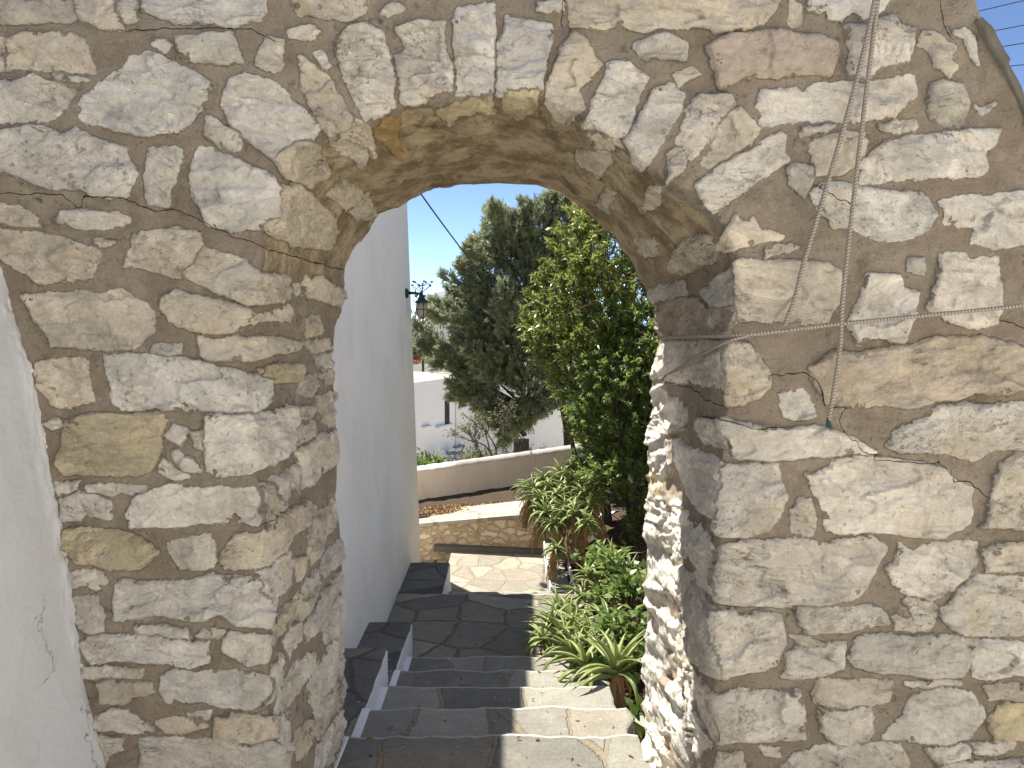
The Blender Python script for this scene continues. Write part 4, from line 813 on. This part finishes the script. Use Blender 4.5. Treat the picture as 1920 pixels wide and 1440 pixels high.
# ------------------------------------------------------------------ foliage
def leaves(name, B, Dn, L, Wd, mat, parent=None, rnd=None, fold=.25, bend=.15, up=None):
    B = np.asarray(B); n = len(B); Dn = Dn / (np.linalg.norm(Dn, axis=1, keepdims=True) + 1e-9)
    rv = RNG.normal(size=(n, 3)) if up is None else np.asarray(up) + RNG.normal(size=(n, 3)) * .35
    S = np.cross(Dn, rv); S /= np.linalg.norm(S, axis=1, keepdims=True) + 1e-9; U = np.cross(S, Dn)
    L = np.broadcast_to(L, n)[:, None]; Wd = np.broadcast_to(Wd, n)[:, None]
    mid = B + Dn * L * .48
    l = mid + S * Wd * .5 + U * Wd * fold; r = mid - S * Wd * .5 + U * Wd * fold; tip = B + Dn * L - U * L * bend
    V = np.stack([B, r, tip, l], 1).reshape(-1, 3); q = np.arange(n)[:, None] * 4
    me = np_mesh(name, V, q + np.array([[0, 1, 2, 3]])); fattr(me, 'rnd', RNG.random(n) if rnd is None else rnd, 'FACE')
    return link(name, me, mat, parent)
def rdir(n): d = RNG.normal(size=(n, 3)); return d / np.linalg.norm(d, axis=1, keepdims=True)
# --- the big juniper / cypress
YC = 14.0
strokes = [(1040,440,1050,366,30),(1075,440,1085,380,25),(1000,460,985,388,26),(960,470,928,392,24),(942,450,918,398,13),(1020,430,1022,378,22),(1090,480,1112,424,25),
 (955,490,884,474,22),(935,525,868,500,20),(945,455,890,455,16),(960,545,882,540,26),(925,562,834,518,8),(905,575,842,545,10),(960,600,882,575,26),(940,605,872,600,24),(930,625,852,582,13),
 (905,605,812,570,14),(885,612,806,588,13),(935,655,862,640,22),(885,668,832,655,8),(838,660,782,612,7),(855,676,790,646,9),(875,684,802,655,12),(885,692,812,682,12),(935,692,862,700,20),(960,705,900,690,26),
 (930,730,850,745,12),(940,742,866,742,16),(950,762,898,762,20),(960,782,925,790,16),(970,782,945,824,15),(975,745,960,800,20),(1000,745,985,790,18),(1010,725,1015,770,17),(1030,725,1036,754,13),
 (985,570,985,450,40),(1030,565,1040,440,40),(1000,645,1010,520,44),(960,655,950,540,36),(1050,645,1062,520,34),(990,745,990,620,44),(940,722,925,640,30),(1042,720,1047,620,36),(1080,565,1092,450,28),
 (955,520,915,430,20),(1000,500,960,410,24),(970,690,880,660,22),(910,720,846,722,12),(925,690,870,668,12)]
cy = tag(empty('cypress_tree', (at(990, 830, YC).x, YC, -2.4)), 'bushy dark grey-green cypress rising behind the garden wall', 'tree')
cb = np.array(cy.location); Bs, Ds, Rn, Ls, Ws = [], [], [], [], []; limb = MB()
for k2, (x0, y0, x1, y1, r) in enumerate(strokes):
    for rep in range(2 if r > 12 else 1):
        big = r > 27
        yo = RNG.uniform(-.75, .75) if rep else RNG.uniform(-.45, .1)
        if big: yo *= 1.3
        a = np.array(at(x0, y0, YC + yo * .5)); b = np.array(at(x1, y1, YC + yo)); rad = r * YC / F
        ln = np.linalg.norm(b - a); n = int(420 + 4000 * ln * (rad / .25) ** .7 * (1.1 if big else 1))
        n_t = max(3, int(n / 26)); tt_ = RNG.random(n_t) ** .65; ax = (b - a) / ln
        prof_ = (np.sin(np.pi * np.clip(.16 + .80 * tt_, 0, 1)) ** .75) * rad
        off = rdir(n_t) * (RNG.random(n_t) ** .45 * prof_)[:, None]; cpos = a + ax * (tt_ * ln)[:, None] + off
        tdir = ax * .8 + off / (rad + 1e-6) * .8 + np.array([0, 0, .25]) + RNG.normal(size=(n_t, 3)) * .25; tdir /= np.linalg.norm(tdir, axis=1, keepdims=True)
        tl = RNG.uniform(.07, .17, n_t)
        s_ = RNG.random((n_t, 26)); base = cpos[:, None] + tdir[:, None] * (s_ * tl[:, None])[..., None]
        dd = tdir[:, None] * .95 + RNG.normal(size=(n_t, 26, 3)) * .42
        Bs.append(base.reshape(-1, 3)); Ds.append(dd.reshape(-1, 3)); m_ = n_t * 26
        Rn.append(np.clip((RNG.random(n_t)[:, None] * .55 + RNG.random((n_t, 26)) * .45 + (s_ - .5) * .25), 0, 1).ravel()); Ls.append(RNG.uniform(.055, .125, m_)); Ws.append(RNG.uniform(.011, .020, m_))
        tr = np.array(at(990 + (x0 - 990) * .25, y0 + 35, YC)); limb.tube([Vector(tr - cb), Vector(a - cb), Vector(a * .4 + b * .6 - cb)], [.035, .02, .006], 5)
leaves('crown', np.concatenate(Bs) - cb, np.concatenate(Ds), np.concatenate(Ls), np.concatenate(Ws), M['conifer'], cy, np.concatenate(Rn))
limb.tube([(.80, .2, 0), (.76, .2, 1.4), (.72, .2, 2.1), (.5, .05, 3.2), (.3, 0, 4.6), (.4, 0, 5.9)], [.085, .075, .07, .06, .05, .02], 10)
limb.build('trunk', M['bark'], cy, True)
# --- generic shrub filler inside a pixel outline
def inpoly(p, q):
    ins = np.zeros(len(p), bool)
    for a, b in zip(q, np.roll(q, -1, 0)):
        cond = (a[1] <= p[:, 1]) != (b[1] <= p[:, 1]); dy = b[1] - a[1] if abs(b[1] - a[1]) > 1e-9 else 1e-9
        ins ^= cond & (p[:, 0] < a[0] + (p[:, 1] - a[1]) * (b[0] - a[0]) / dy)
    return ins
def polydist(p, q):
    d = np.full(len(p), 1e9)
    for a, b in zip(q, np.roll(q, -1, 0)):
        e = b - a; w = p - a; t = np.clip((w @ e) / (e @ e), 0, 1); d = np.minimum(d, np.hypot(*(w - t[:, None] * e).T))
    return d
def bush(root, out, Y, dep, ntw, nleaf, L, Wd, tw, mat, twig_r=.004, part='crown', trunk=None, droop=0.):
    q = np.array(out, float); lo, hi = q.min(0), q.max(0); p = RNG.uniform(lo, hi, (ntw * 6, 2)); p = p[inpoly(p, q)][:ntw]
    d = polydist(p, q); thick = dep * np.sqrt(np.clip(d / 90, .03, 1)); yo = RNG.uniform(-1, 1, len(p)); yo = np.sign(yo) * np.abs(yo) ** .6 * thick
    c = np.array([at(a, b, Y + o) for (a, b), o in zip(p, yo)]); ctr = np.array(at(*q.mean(0), Y + .1)); ctr = np.stack([np.full(len(c), ctr[0]), np.full(len(c), ctr[1]), c[:, 2] - .25], 1)
    out_ = c - ctr; out_ /= np.linalg.norm(out_, axis=1, keepdims=True); td = out_ * .8 + np.array([0, 0, .35 - droop]) + RNG.normal(size=c.shape) * .45; td /= np.linalg.norm(td, axis=1, keepdims=True)
    rb = np.array(root.location); tb = MB()
    for i in range(len(c)):
        if i % 2 == 0: tb.tube([Vector(c[i] - td[i] * tw * 1.1 - rb), Vector(c[i] - rb), Vector(c[i] + td[i] * tw - rb)], [twig_r * 1.4, twig_r, twig_r * .4], 4, False)
    s_ = RNG.random((len(c), nleaf)); B = c[:, None] + td[:, None] * (s_ * tw)[..., None]; dd = td[:, None] * .55 + RNG.normal(size=(len(c), nleaf, 3)) * .6
    up = np.broadcast_to(np.array([0, 0, 1.]), dd.shape).reshape(-1, 3); n = len(c) * nleaf
    rnd = np.clip(RNG.random(len(c))[:, None] * .45 + RNG.random((len(c), nleaf)) * .35 + s_ * .3, 0, 1).ravel()
    leaves(part, B.reshape(-1, 3) - rb, dd.reshape(-1, 3), L * RNG.uniform(.65, 1.25, n), Wd * RNG.uniform(.7, 1.2, n), mat, root, rnd, up=up)
    if trunk:
        for pts, rs in trunk: tb.tube([Vector(p_) - Vector(rb) for p_ in pts], rs, 8)
    tb.build('trunk' if part == 'crown' else 'stems', M['twig'], root)
lb = tag(empty('laurel_bush', (1.05, 8.2, -.6)), 'tall glossy yellow-green laurel bush in front of the dark cypress', 'bush')
bush(lb, [(1085,402),(1122,408),(1170,440),(1245,540),(1330,620),(1380,760),(1330,900),(1235,890),(1150,868),(1085,800),(1045,730),(1012,660),(993,600),(1018,545),(1050,470)], 8.2, .8, 1500, 32, .066, .022, .20, M['laurel'],
     trunk=[([(1.05,8.2,-.7),(.95,8.2,.2),(.8,8.2,1.2),(.75,8.2,2.2)], [.06,.05,.03,.01]), ([(1.05,8.2,-.2),(1.3,8.3,.7),(1.5,8.3,1.6)], [.04,.03,.01]), ([(.95,8.3,-.7),(.72,8.35,0),(.55,8.3,.8)], [.05,.035,.01])])
es = tag(empty('evergreen_shrub', (1.4, 9.7, -.6)), 'dark evergreen shrub filling the gap behind the laurel bush', 'bush')
bush(es, [(1075,520),(1200,480),(1330,560),(1400,760),(1330,900),(1180,890),(1110,850),(1075,760),(1060,640)], 9.6, .5, 800, 26, .075, .03, .2, M['jasmine'], trunk=[([(1.4,9.7,-.7),(1.4,9.7,.4),(1.5,9.7,1.4)], [.06,.04,.02])])
jb = tag(empty('jasmine_shrub', (1.2, 7.5, -.6)), 'loose fine-leaved shrub spilling down beside the right pier of the arch', 'bush')
bush(jb, [(1110,650),(1180,600),(1290,600),(1330,760),(1300,930),(1235,925),(1180,905),(1130,880),(1085,840),(1068,800),(1090,730)], 7.45, .55, 1150, 28, .042, .013, .15, M['jasmine'], .0025, droop=.3,
     trunk=[([(1.2,7.5,-.6),(1.1,7.45,.2),(1.0,7.4,.9)], [.03,.02,.008])])
tr = tag(empty('leafy_vine', (1.15, 6.9, -.6)), 'thin leafy vine trailing over the dark hollow above the aloes', 'vine')
bush(tr, [(1090,880),(1130,868),(1235,880),(1240,960),(1215,985),(1190,1010),(1160,1010),(1170,965),(1150,930),(1110,925)], 6.9, .22, 190, 22, .042, .015, .13, M['jasmine'], .0025, 'foliage', droop=.5)
# twigs that stick out of the laurel
b_ = MB()
for (x0, y0, x1, y1) in ((1150,560,1040,600),(1190,540,1080,580),(1200,560,1130,620),(1215,520,1120,548),(1160,610,1075,640)):
    b_.tube([at(x0, y0, 7.7) - lb.location, at((x0+x1)/2, (y0+y1)/2 - 6, 7.55) - lb.location, at(x1, y1, 7.5) - lb.location], [.006, .005, .002], 5)
b_.build('bare_twigs', M['straw'], lb)
# --- bare shrub by the garden wall, low plants
def bare(root, base, h, lean, depth_n=5, seed=1, tw=.018):
    rr = random.Random(seed); mb = MB(); tips = []
    def grow(p, d, ln, r, lv):
        e = p + d * ln; m = (p + e) / 2 + Vector((rr.uniform(-1,1), rr.uniform(-1,1), rr.uniform(-1,1))) * ln * .1
        mb.tube([p, m, e], [r, r * .85, r * .7], 5, False)
        if lv == 0: tips.append((e, d)); return
        for _ in range(2 if rr.random() < .55 else 3):
            nd = (d + Vector((rr.uniform(-1,1), rr.uniform(-.7,.7), rr.uniform(-.35,.75))) * .75).normalized(); grow(e, nd, ln * rr.uniform(.62, .85), r * .66, lv - 1)
        if lv < 4: tips.append((e, d))
    for d, l0 in lean: grow(Vector(base), Vector(d).normalized(), l0, tw, depth_n)
    return mb, tips
p = at(936, 862, 11.6); bs = tag(empty('bare_shrub', p), 'sparse dark bare shrub behind the garden wall', 'shrub')
mb, tips = bare(bs, (0, 0, -.15), 1, [((-.15, 0, 1), .32), ((-.9, .1, .55), .30), ((-.45, -.1, .9), .34)], 4, 4, .02)
mb.build('branches', M['twig'], bs)
tb_ = np.array([t[0] for t in tips]); tb_ = np.repeat(tb_, 4, 0) + RNG.normal(size=(len(tips)*4, 3)) * .03
leaves('leaves', tb_, rdir(len(tb_)), .045, .02, M['olive'], bs)
def clump(name, label, cat, px, Y, n, L, Wd, spread, hgt, mat, up=.6, group=None, zoff=0.):
    p = at(*px, Y); r = tag(empty(name, p), label, cat, group); c = RNG.normal(size=(n, 3)) * np.array([spread, spread * .7, hgt]) * .5; c[:, 2] = np.abs(c[:, 2]) + zoff
    d = rdir(n) * .8 + np.array([0, 0, up]) + c / max(spread, .01) * .5
    leaves('foliage', c, d, L * RNG.uniform(.6, 1.3, n), Wd * RNG.uniform(.7, 1.2, n), mat, r, up=np.broadcast_to(np.array([0, 0, 1.]), d.shape))
    mb = MB()
    for i in range(0, n, max(1, n // 14)): mb.tube([(c[i,0]*.3, c[i,1]*.3, -.15), (c[i,0]*.7, c[i,1]*.7, c[i,2]*.5), tuple(c[i])], [.006, .004, .002], 4, False)
    mb.build('stems', M['twig'], r); return r
clump('low_shrub', 'bright green leafy plant against the white building corner', 'plant', (803, 888), 10.2, 700, .07, .045, .26, .2, M['broad'])
clump('low_shrub', 'green-brown hedge plant at the foot of the bare shrub', 'plant', (898, 868), 11.8, 900, .05, .022, .36, .2, M['olive'])
clump('low_shrub', 'sparse seedlings below the small dark window', 'plant', (985, 852), 12.6, 170, .05, .022, .55, .12, M['olive'])
for (px, Y, n, sp_, h, lab) in (((787, 640), 34, 900, 1.1, 1.6, 'dusty olive bush beyond the lamp'), ((782, 655), 30, 700, .8, .6, 'yellowish scrub bush under the dusty olive bush')):
    clump('olive_bush', lab, 'bush', px, Y, n, .22, .09, sp_, h, M['olive'], zoff=-.3)
clump('bougainvillea', 'patch of crimson bougainvillea peeping over the flat roof', 'plant', (779, 676), 30, 260, .13, .09, .30, .25, M['bloom'])
# agave flower stalk
p = at(793, 700, 27); ag = tag(empty('agave_stalk', p), 'tall thin agave flower stalk with flat umbels behind the lantern', 'plant'); hgt = at(793, 530, 27).z - p.z
b_ = MB(); b_.tube([(0, 0, -.6), (.02, 0, hgt * .5), (0, 0, hgt)], [.05, .035, .018], 6)
pods = MB()
for lv, (f, r) in enumerate(((1.0, .34), (.93, .34), (.82, .28), (.66, .42), (.5, .5), (.36, .5))):
    for s in range(5):
        a = s * 1.256 + lv * .7; e = Vector((math.cos(a) * r, math.sin(a) * r, hgt * f + r * .35 - (.1 if lv == 0 else 0))); b_.tube([(0, 0, hgt * f - .12), e * .55 + Vector((0, 0, hgt * f * .45 - .06)), e], [.014, .012, .009], 4); b_.lathe([(.01, -.03), (.045, 0), (.05, .025), (.01, .05)], e, 7)
b_.build('flower_stem', M['twig'], ag)
# --- aloes
def aloe_mesh(name, nl, L, Wd, seed, droop, e_in=78, e_out=8):
    rr = np.random.default_rng(seed); V = []; Qs = []; rn = []
    for k2 in range(nl):
        f = k2 / (nl - 1); az = k2 * 2.39996 + rr.normal() * .18; el = R(e_in + (e_out - e_in) * f ** .8 + rr.normal() * 6); l = L * (.55 + .5 * min(1, f * 1.7)) * rr.uniform(.85, 1.15); w = Wd * (.7 + .35 * f) * rr.uniform(.85, 1.1); dr = R(droop) * (.35 + .8 * f) * rr.uniform(.6, 1.3)
        c, s = math.cos(az), math.sin(az); p = np.array([c, s, 0]) * .012; p[2] = (1 - f) * .05; sd_ = np.array([-s, c, 0]); n = 9; b = len(V); tw_ = rr.normal() * .02
        for i in range(n):
            t = i / (n - 1); d = np.array([c * math.cos(el), s * math.cos(el), math.sin(el)]); up = np.array([-c * math.sin(el), -s * math.sin(el), math.cos(el)])
            ww = w * (1 - t) ** .75 * (1 + .25 * math.sin(t * 3)) * .5 + .0008
            V += [p + sd_ * ww + up * ww * .35, p - sd_ * ww + up * ww * .35, p - up * ww * .55, ]
            if i < n - 1:
                for a_, b2 in ((0, 1), (1, 2), (2, 0)): Qs.append((b+i*3+a_, b+i*3+b2, b+i*3+3+b2, b+i*3+3+a_)); rn.append(np.clip(.25 + .55 * (1 - f) + .25 * t + rr.normal() * .1, 0, 1))
            p = p + d * l / (n - 1) + sd_ * tw_ * t; el -= dr / (n - 1) * (1 + t)
    me = np_mesh(name, V, Qs); fattr(me, 'rnd', rn, 'FACE'); me.materials.append(M['aloe']); me.polygons.foreach_set('use_smooth', np.ones(len(me.polygons), bool)); return me
def skirt_mesh(name, h, seed):
    rr = random.Random(seed); mb = MB(); mb.tube([(0, 0, .01), (.01, 0, -h * .5), (0, .01, -h)], [.028, .03, .024], 8)
    for k2 in range(26):
        a = rr.uniform(0, 6.28); z = -rr.uniform(.0, h * .8); r0 = .03; c, s = math.cos(a), math.sin(a)
        mb.tube([(c*r0, s*r0, z), (c*(r0+.025), s*(r0+.025), z-.05), (c*(r0+.015), s*(r0+.015), z-.13)], [.008, .006, .001], 4, False)
    me = bpy.data.meshes.new(name); me.from_pydata(mb.v, [], mb.f); me.materials.append(M['straw']); return me
AM = [aloe_mesh('rosette', 26, .215, .034, 1, 150), aloe_mesh('rosette', 22, .20, .032, 2, 170), aloe_mesh('rosette', 24, .23, .036, 3, 130)]
AL = [aloe_mesh('rosette', 17, .235, .040, 4, 75, 80, 12), aloe_mesh('rosette', 15, .22, .038, 5, 95, 78, 8), aloe_mesh('rosette', 19, .25, .042, 6, 60, 82, 15)]
SK = [skirt_mesh('stem', .30, 1), skirt_mesh('stem', .2, 2)]
upper = [((998,925),7.35,1.0,'aloe rosette overhanging the pale coping, farthest left of the upper clump'),((1030,918),7.5,1.0,'aloe rosette just right of the one overhanging the coping'),((1052,898),7.75,.95,'aloe rosette on the slope just below the topmost one'),((1093,874),8.0,1.0,'topmost aloe rosette against the pink garden wall'),
 ((1043,938),7.25,1.05,'aloe rosette in the middle of the upper clump'),((1070,905),7.6,.9,'aloe rosette hidden in the back of the upper clump'),((1023,968),6.95,.95,'aloe rosette with a straw skirt hanging over the retaining wall end'),((1078,972),6.8,1.15,'large pale aloe rosette with a thick straw skirt nearest the steps'),
 ((1092,938),7.15,1.0,'dark aloe rosette behind the large pale one'),((1112,915),7.4,.9,'aloe rosette tangled with the trailing vine'),((1042,1035),6.6,.75,'small drooping aloe rosette on the whitewashed kerb'),((1130,1035),6.4,.6,'small spiky aloe rosette in the dark hollow')]
upper += [((1012,942),7.1,.85,'small aloe rosette tucked under the one overhanging the coping'),((1060,925),7.45,1.0,'aloe rosette left of the dark one in the upper clump'),((1075,890),7.85,.9,'aloe rosette just left of the topmost one'),((1058,962),7.0,.95,'aloe rosette between the straw skirts of two larger ones'),
 ((1110,952),7.0,.95,'shaded aloe rosette right of the large pale one'),((1038,990),6.8,.8,'drooping aloe rosette above the whitewashed kerb'),((1122,890),7.8,.9,'aloe rosette right of the topmost one'),((1100,985),6.7,.8,'shaded aloe rosette under the large pale one'),((1018,905),7.7,.8,'small aloe rosette at the back left of the upper clump')]
lower = [((1040,1180),5.15,1.0,'aloe rosette spreading over the middle landing, farthest left of the lower clump'),((1075,1165),5.3,.95,'upright aloe rosette at the back of the lower clump'),((1062,1212),4.75,1.05,'aloe rosette with dark shadowed leaves over the landing edge'),((1103,1205),4.7,1.0,'pale aloe rosette in the middle of the lower clump'),
 ((1098,1258),4.2,1.1,'aloe rosette with long tips hanging over the stone treads'),((1158,1268),3.95,1.05,'aloe rosette nearest the right pier beside the lowest treads'),((1132,1175),5.0,.9,'aloe rosette half hidden among broad green leaves'),((1090,1128),5.6,.85,'aloe rosette at the edge of the dry soil'),
 ((1165,1215),4.5,.95,'aloe rosette under the broad green leaves'),((1120,1110),5.8,.7,'smallest aloe rosette by the rotting straw'),((1170,1125),5.4,.8,'aloe rosette against the sunlit pier'),((1050,1150),5.5,.8,'small aloe rosette at the far end of the lower clump'),((1085,1185),5.0,.9,'yellowish aloe rosette left of the pale one'),((1128,1232),4.4,1.0,'aloe rosette between the treads and the broad leaves'),((1080,1235),4.45,.9,'low aloe rosette shading the landing corner'),((1022,1205),4.9,.75,'small aloe rosette poking farthest out over the landing'),((1105,1085),5.9,.8,'aloe rosette in the straw between the two clumps'),((1145,1060),6.0,.8,'aloe rosette under the trailing vine'),((1178,1075),5.8,.8,'aloe rosette in the shade by the pier')]
pr = random.Random(3)
for i, (px, Y, s, lab) in enumerate(upper + lower):
    lo_ = i >= len(upper); p = at(*px, Y); e = tag(empty('aloe_plant', p), lab, 'aloe', 'aloes beside the steps'); s *= 1.14 if lo_ else 1.18; e.scale = (s, s, s); e.rotation_euler = (pr.uniform(-.35, .1), pr.uniform(-.35, .05), pr.uniform(0, 6.28))
    e.rotation_euler[2] = pr.uniform(0, 6.28)
    o = bpy.data.objects.new('rosette', (AL if lo_ else AM)[i % 3]); C.objects.link(o); o.parent = e
    o = bpy.data.objects.new('stem', SK[1 if lo_ else 0]); C.objects.link(o); o.parent = e
# --- broad-leaved weeds among the lower aloes
for (px, Y, n, sp_, h, lab) in (((1148,1075),5.7,80,.16,.16,'upright broad-leaved plant behind the lower aloes'),((1185,1110),5.2,130,.18,.14,'broad-leaved plant beside the sunlit pier'),((1170,1195),4.5,150,.17,.14,'dark broad-leaved plant over the aloes near the pier'),((1190,1265),4.05,120,.13,.12,'broad-leaved plant low at the pier foot'),((1200,1350),3.45,26,.05,.05,'tiny weed beside the lowest treads'),((1130,1130),5.4,45,.14,.10,'loose broad-leaved plant in the middle of the aloes'),((1120,1060),6.1,55,.16,.14,'broad-leaved plant between the upper and lower aloes')):
    clump('leafy_weed', lab, 'plant', px, Y, n, .075, .05, sp_, h, M['broad'], .35, 'broad-leaved plants among the aloes')
n = 5200; lx = RNG.uniform(-1.3, 1.0, n); ly = 8.62 + RNG.random(n) * (.25 + .35 * (lx + 1.3) / 2.3)
lz = -.60 + .035 * (lx + 1) + .02; keep = RNG.random(n) < np.clip(1.3 - (lx + 1.3) * .5, .2, 1)
o = leaves('leaf_litter', np.stack([lx, ly, lz + RNG.random(n) * .02], 1)[keep], (rdir(n) * [1, 1, .3])[keep], RNG.uniform(.02, .05, keep.sum()), RNG.uniform(.012, .03, keep.sum()), M['litter']); tag(o, 'dry fallen leaves along the soil strip', 'leaf litter', kind='stuff')
n = 3000; lx = RNG.uniform(.53, 1.6, n); ly = RNG.uniform(3.2, 7.6, n); lz = np.interp(ly, [2.87, 4.7, 6.2, 8.6], [-.26, -.62, -.70, -.74]) + np.clip(lx - .56, 0, 3) * .34 + .03
o = leaves('straw_litter', np.stack([lx, ly, lz + RNG.random(n) * .03], 1), rdir(n) * [1, 1, .5], RNG.uniform(.03, .10, n), RNG.uniform(.004, .012, n), M['litter']); tag(o, 'dry aloe straw covering the planting bed', 'leaf litter', kind='stuff')

n = 150; lx = RNG.uniform(-.6, .5, n); ly = RNG.uniform(2.6, 6.5, n); lz = np.array([lev(y) for y in ly]) + .006
o = leaves('fallen_leaves', np.stack([lx, ly, lz], 1), rdir(n) * [1, 1, .15], RNG.uniform(.012, .035, n), RNG.uniform(.006, .016, n), M['litter']); tag(o, 'dry leaf scraps scattered over the stone steps', 'leaf litter', kind='stuff')
# ------------------------------------------------------------------ unseen house added behind the camera to bounce sunlight onto the wall
ch = tag(empty('bounce_house', (1, -5, 0)), 'added unseen white house behind the camera that bounces sunlight onto the stone wall', 'house')
b_ = MB(); b_.box(-7, 9, -12, -4.2, 0, 6.2); b_.box(6.2, 9, -4.2, 1.2, 0, 4.6); o = b_.build('house_wall', M['court'], ch); o.location = (-1, 5, 0)
for x in (-1.6, 2.6):
    b_ = MB(); b_.box(x, x + .9, -4.24, -4.19, 1.1, 2.3); w = b_.build('window', M['navy'], ch); w.location = (-1, 5, 0)
    b_ = MB(); b_.box(x - .08, x + .98, -4.28, -4.19, 1.02, 1.098); b_.build('window_sill', M['white'], w)
b_ = MB(); b_.box(.3, 1.25, -4.24, -4.19, 0, 2.1); o = b_.build('door', M['navy'], ch); o.location = (-1, 5, 0)
# ------------------------------------------------------------------ wires
def wire(a, b, r, label, sag=.05):
    a, b = Vector(a), Vector(b); mb = MB(); pts = []
    for i in range(17):
        t = i / 16; p = a.lerp(b, t) - a; p.z -= sag * 4 * t * (1 - t); pts.append(p)
    mb.tube(pts, r, 5); o = mb.build('overhead_wire', M['wire'], None, True); o.location = a; tag(o, label, 'wire', 'overhead wires')
for (ya, yb, lab) in ((66, -12, 'topmost of the four wires in the sky right of the wall'), (100, 36, 'second wire down in the sky right of the wall'), (125, 71, 'third wire down in the sky right of the wall'), (148, 114, 'lowest of the four wires in the sky right of the wall')):
    x0, x1 = 1640, 1960; wire(at(x0, ya, 9), at(x1 + 500, yb + (yb - ya) * 500 / 320, 9), .0055, lab, .02)
wire(at(760, 322, 8.2), at(930, 545, 13.5), .010, 'single cable slanting from the white building towards the cypress', .05)

# ------------------------------------------------------------------ light, camera, output
sun_dir = Vector((-.335, .42, 1)).normalized()
L = bpy.data.lights.new('sun', 'SUN'); L.energy = 3.7; L.angle = R(.53); L.color = (1, .94, .84)
so = bpy.data.objects.new('sun', L); C.objects.link(so); so.rotation_euler = sun_dir.to_track_quat('Z', 'Y').to_euler()
w = bpy.data.worlds.new('World'); bpy.context.scene.world = w; w.use_nodes = True; nt = w.node_tree; nt.nodes.clear()
sk = nt.nodes.new('ShaderNodeTexSky'); sk.sky_type = 'NISHITA'; sk.sun_disc = False; sk.sun_elevation = math.asin(sun_dir.z); sk.sun_rotation = math.atan2(sun_dir.x, sun_dir.y)
sk.air_density = .36; sk.dust_density = 0.; sk.ozone_density = 1.0
bg = nt.nodes.new('ShaderNodeBackground'); bg.inputs[1].default_value = .092; ow = nt.nodes.new('ShaderNodeOutputWorld')
nt.links.new(sk.outputs[0], bg.inputs[0]); nt.links.new(bg.outputs[0], ow.inputs[0])
cam = bpy.data.cameras.new('camera'); cam.sensor_width = 36; cam.lens = 36 * F / 1920; cam.clip_end = 60000; cam.clip_start = .05
co = bpy.data.objects.new('camera', cam); C.objects.link(co); co.location = (0, 0, EYE); co.rotation_euler = (math.pi / 2 - PITCH, 0, 0)
S = bpy.context.scene; S.camera = co
S.view_settings.view_transform = 'Standard'; S.view_settings.look = 'None'; S.view_settings.exposure = 1.55; S.view_settings.gamma = 1
S.cycles.max_bounces = 8; S.cycles.diffuse_bounces = 5
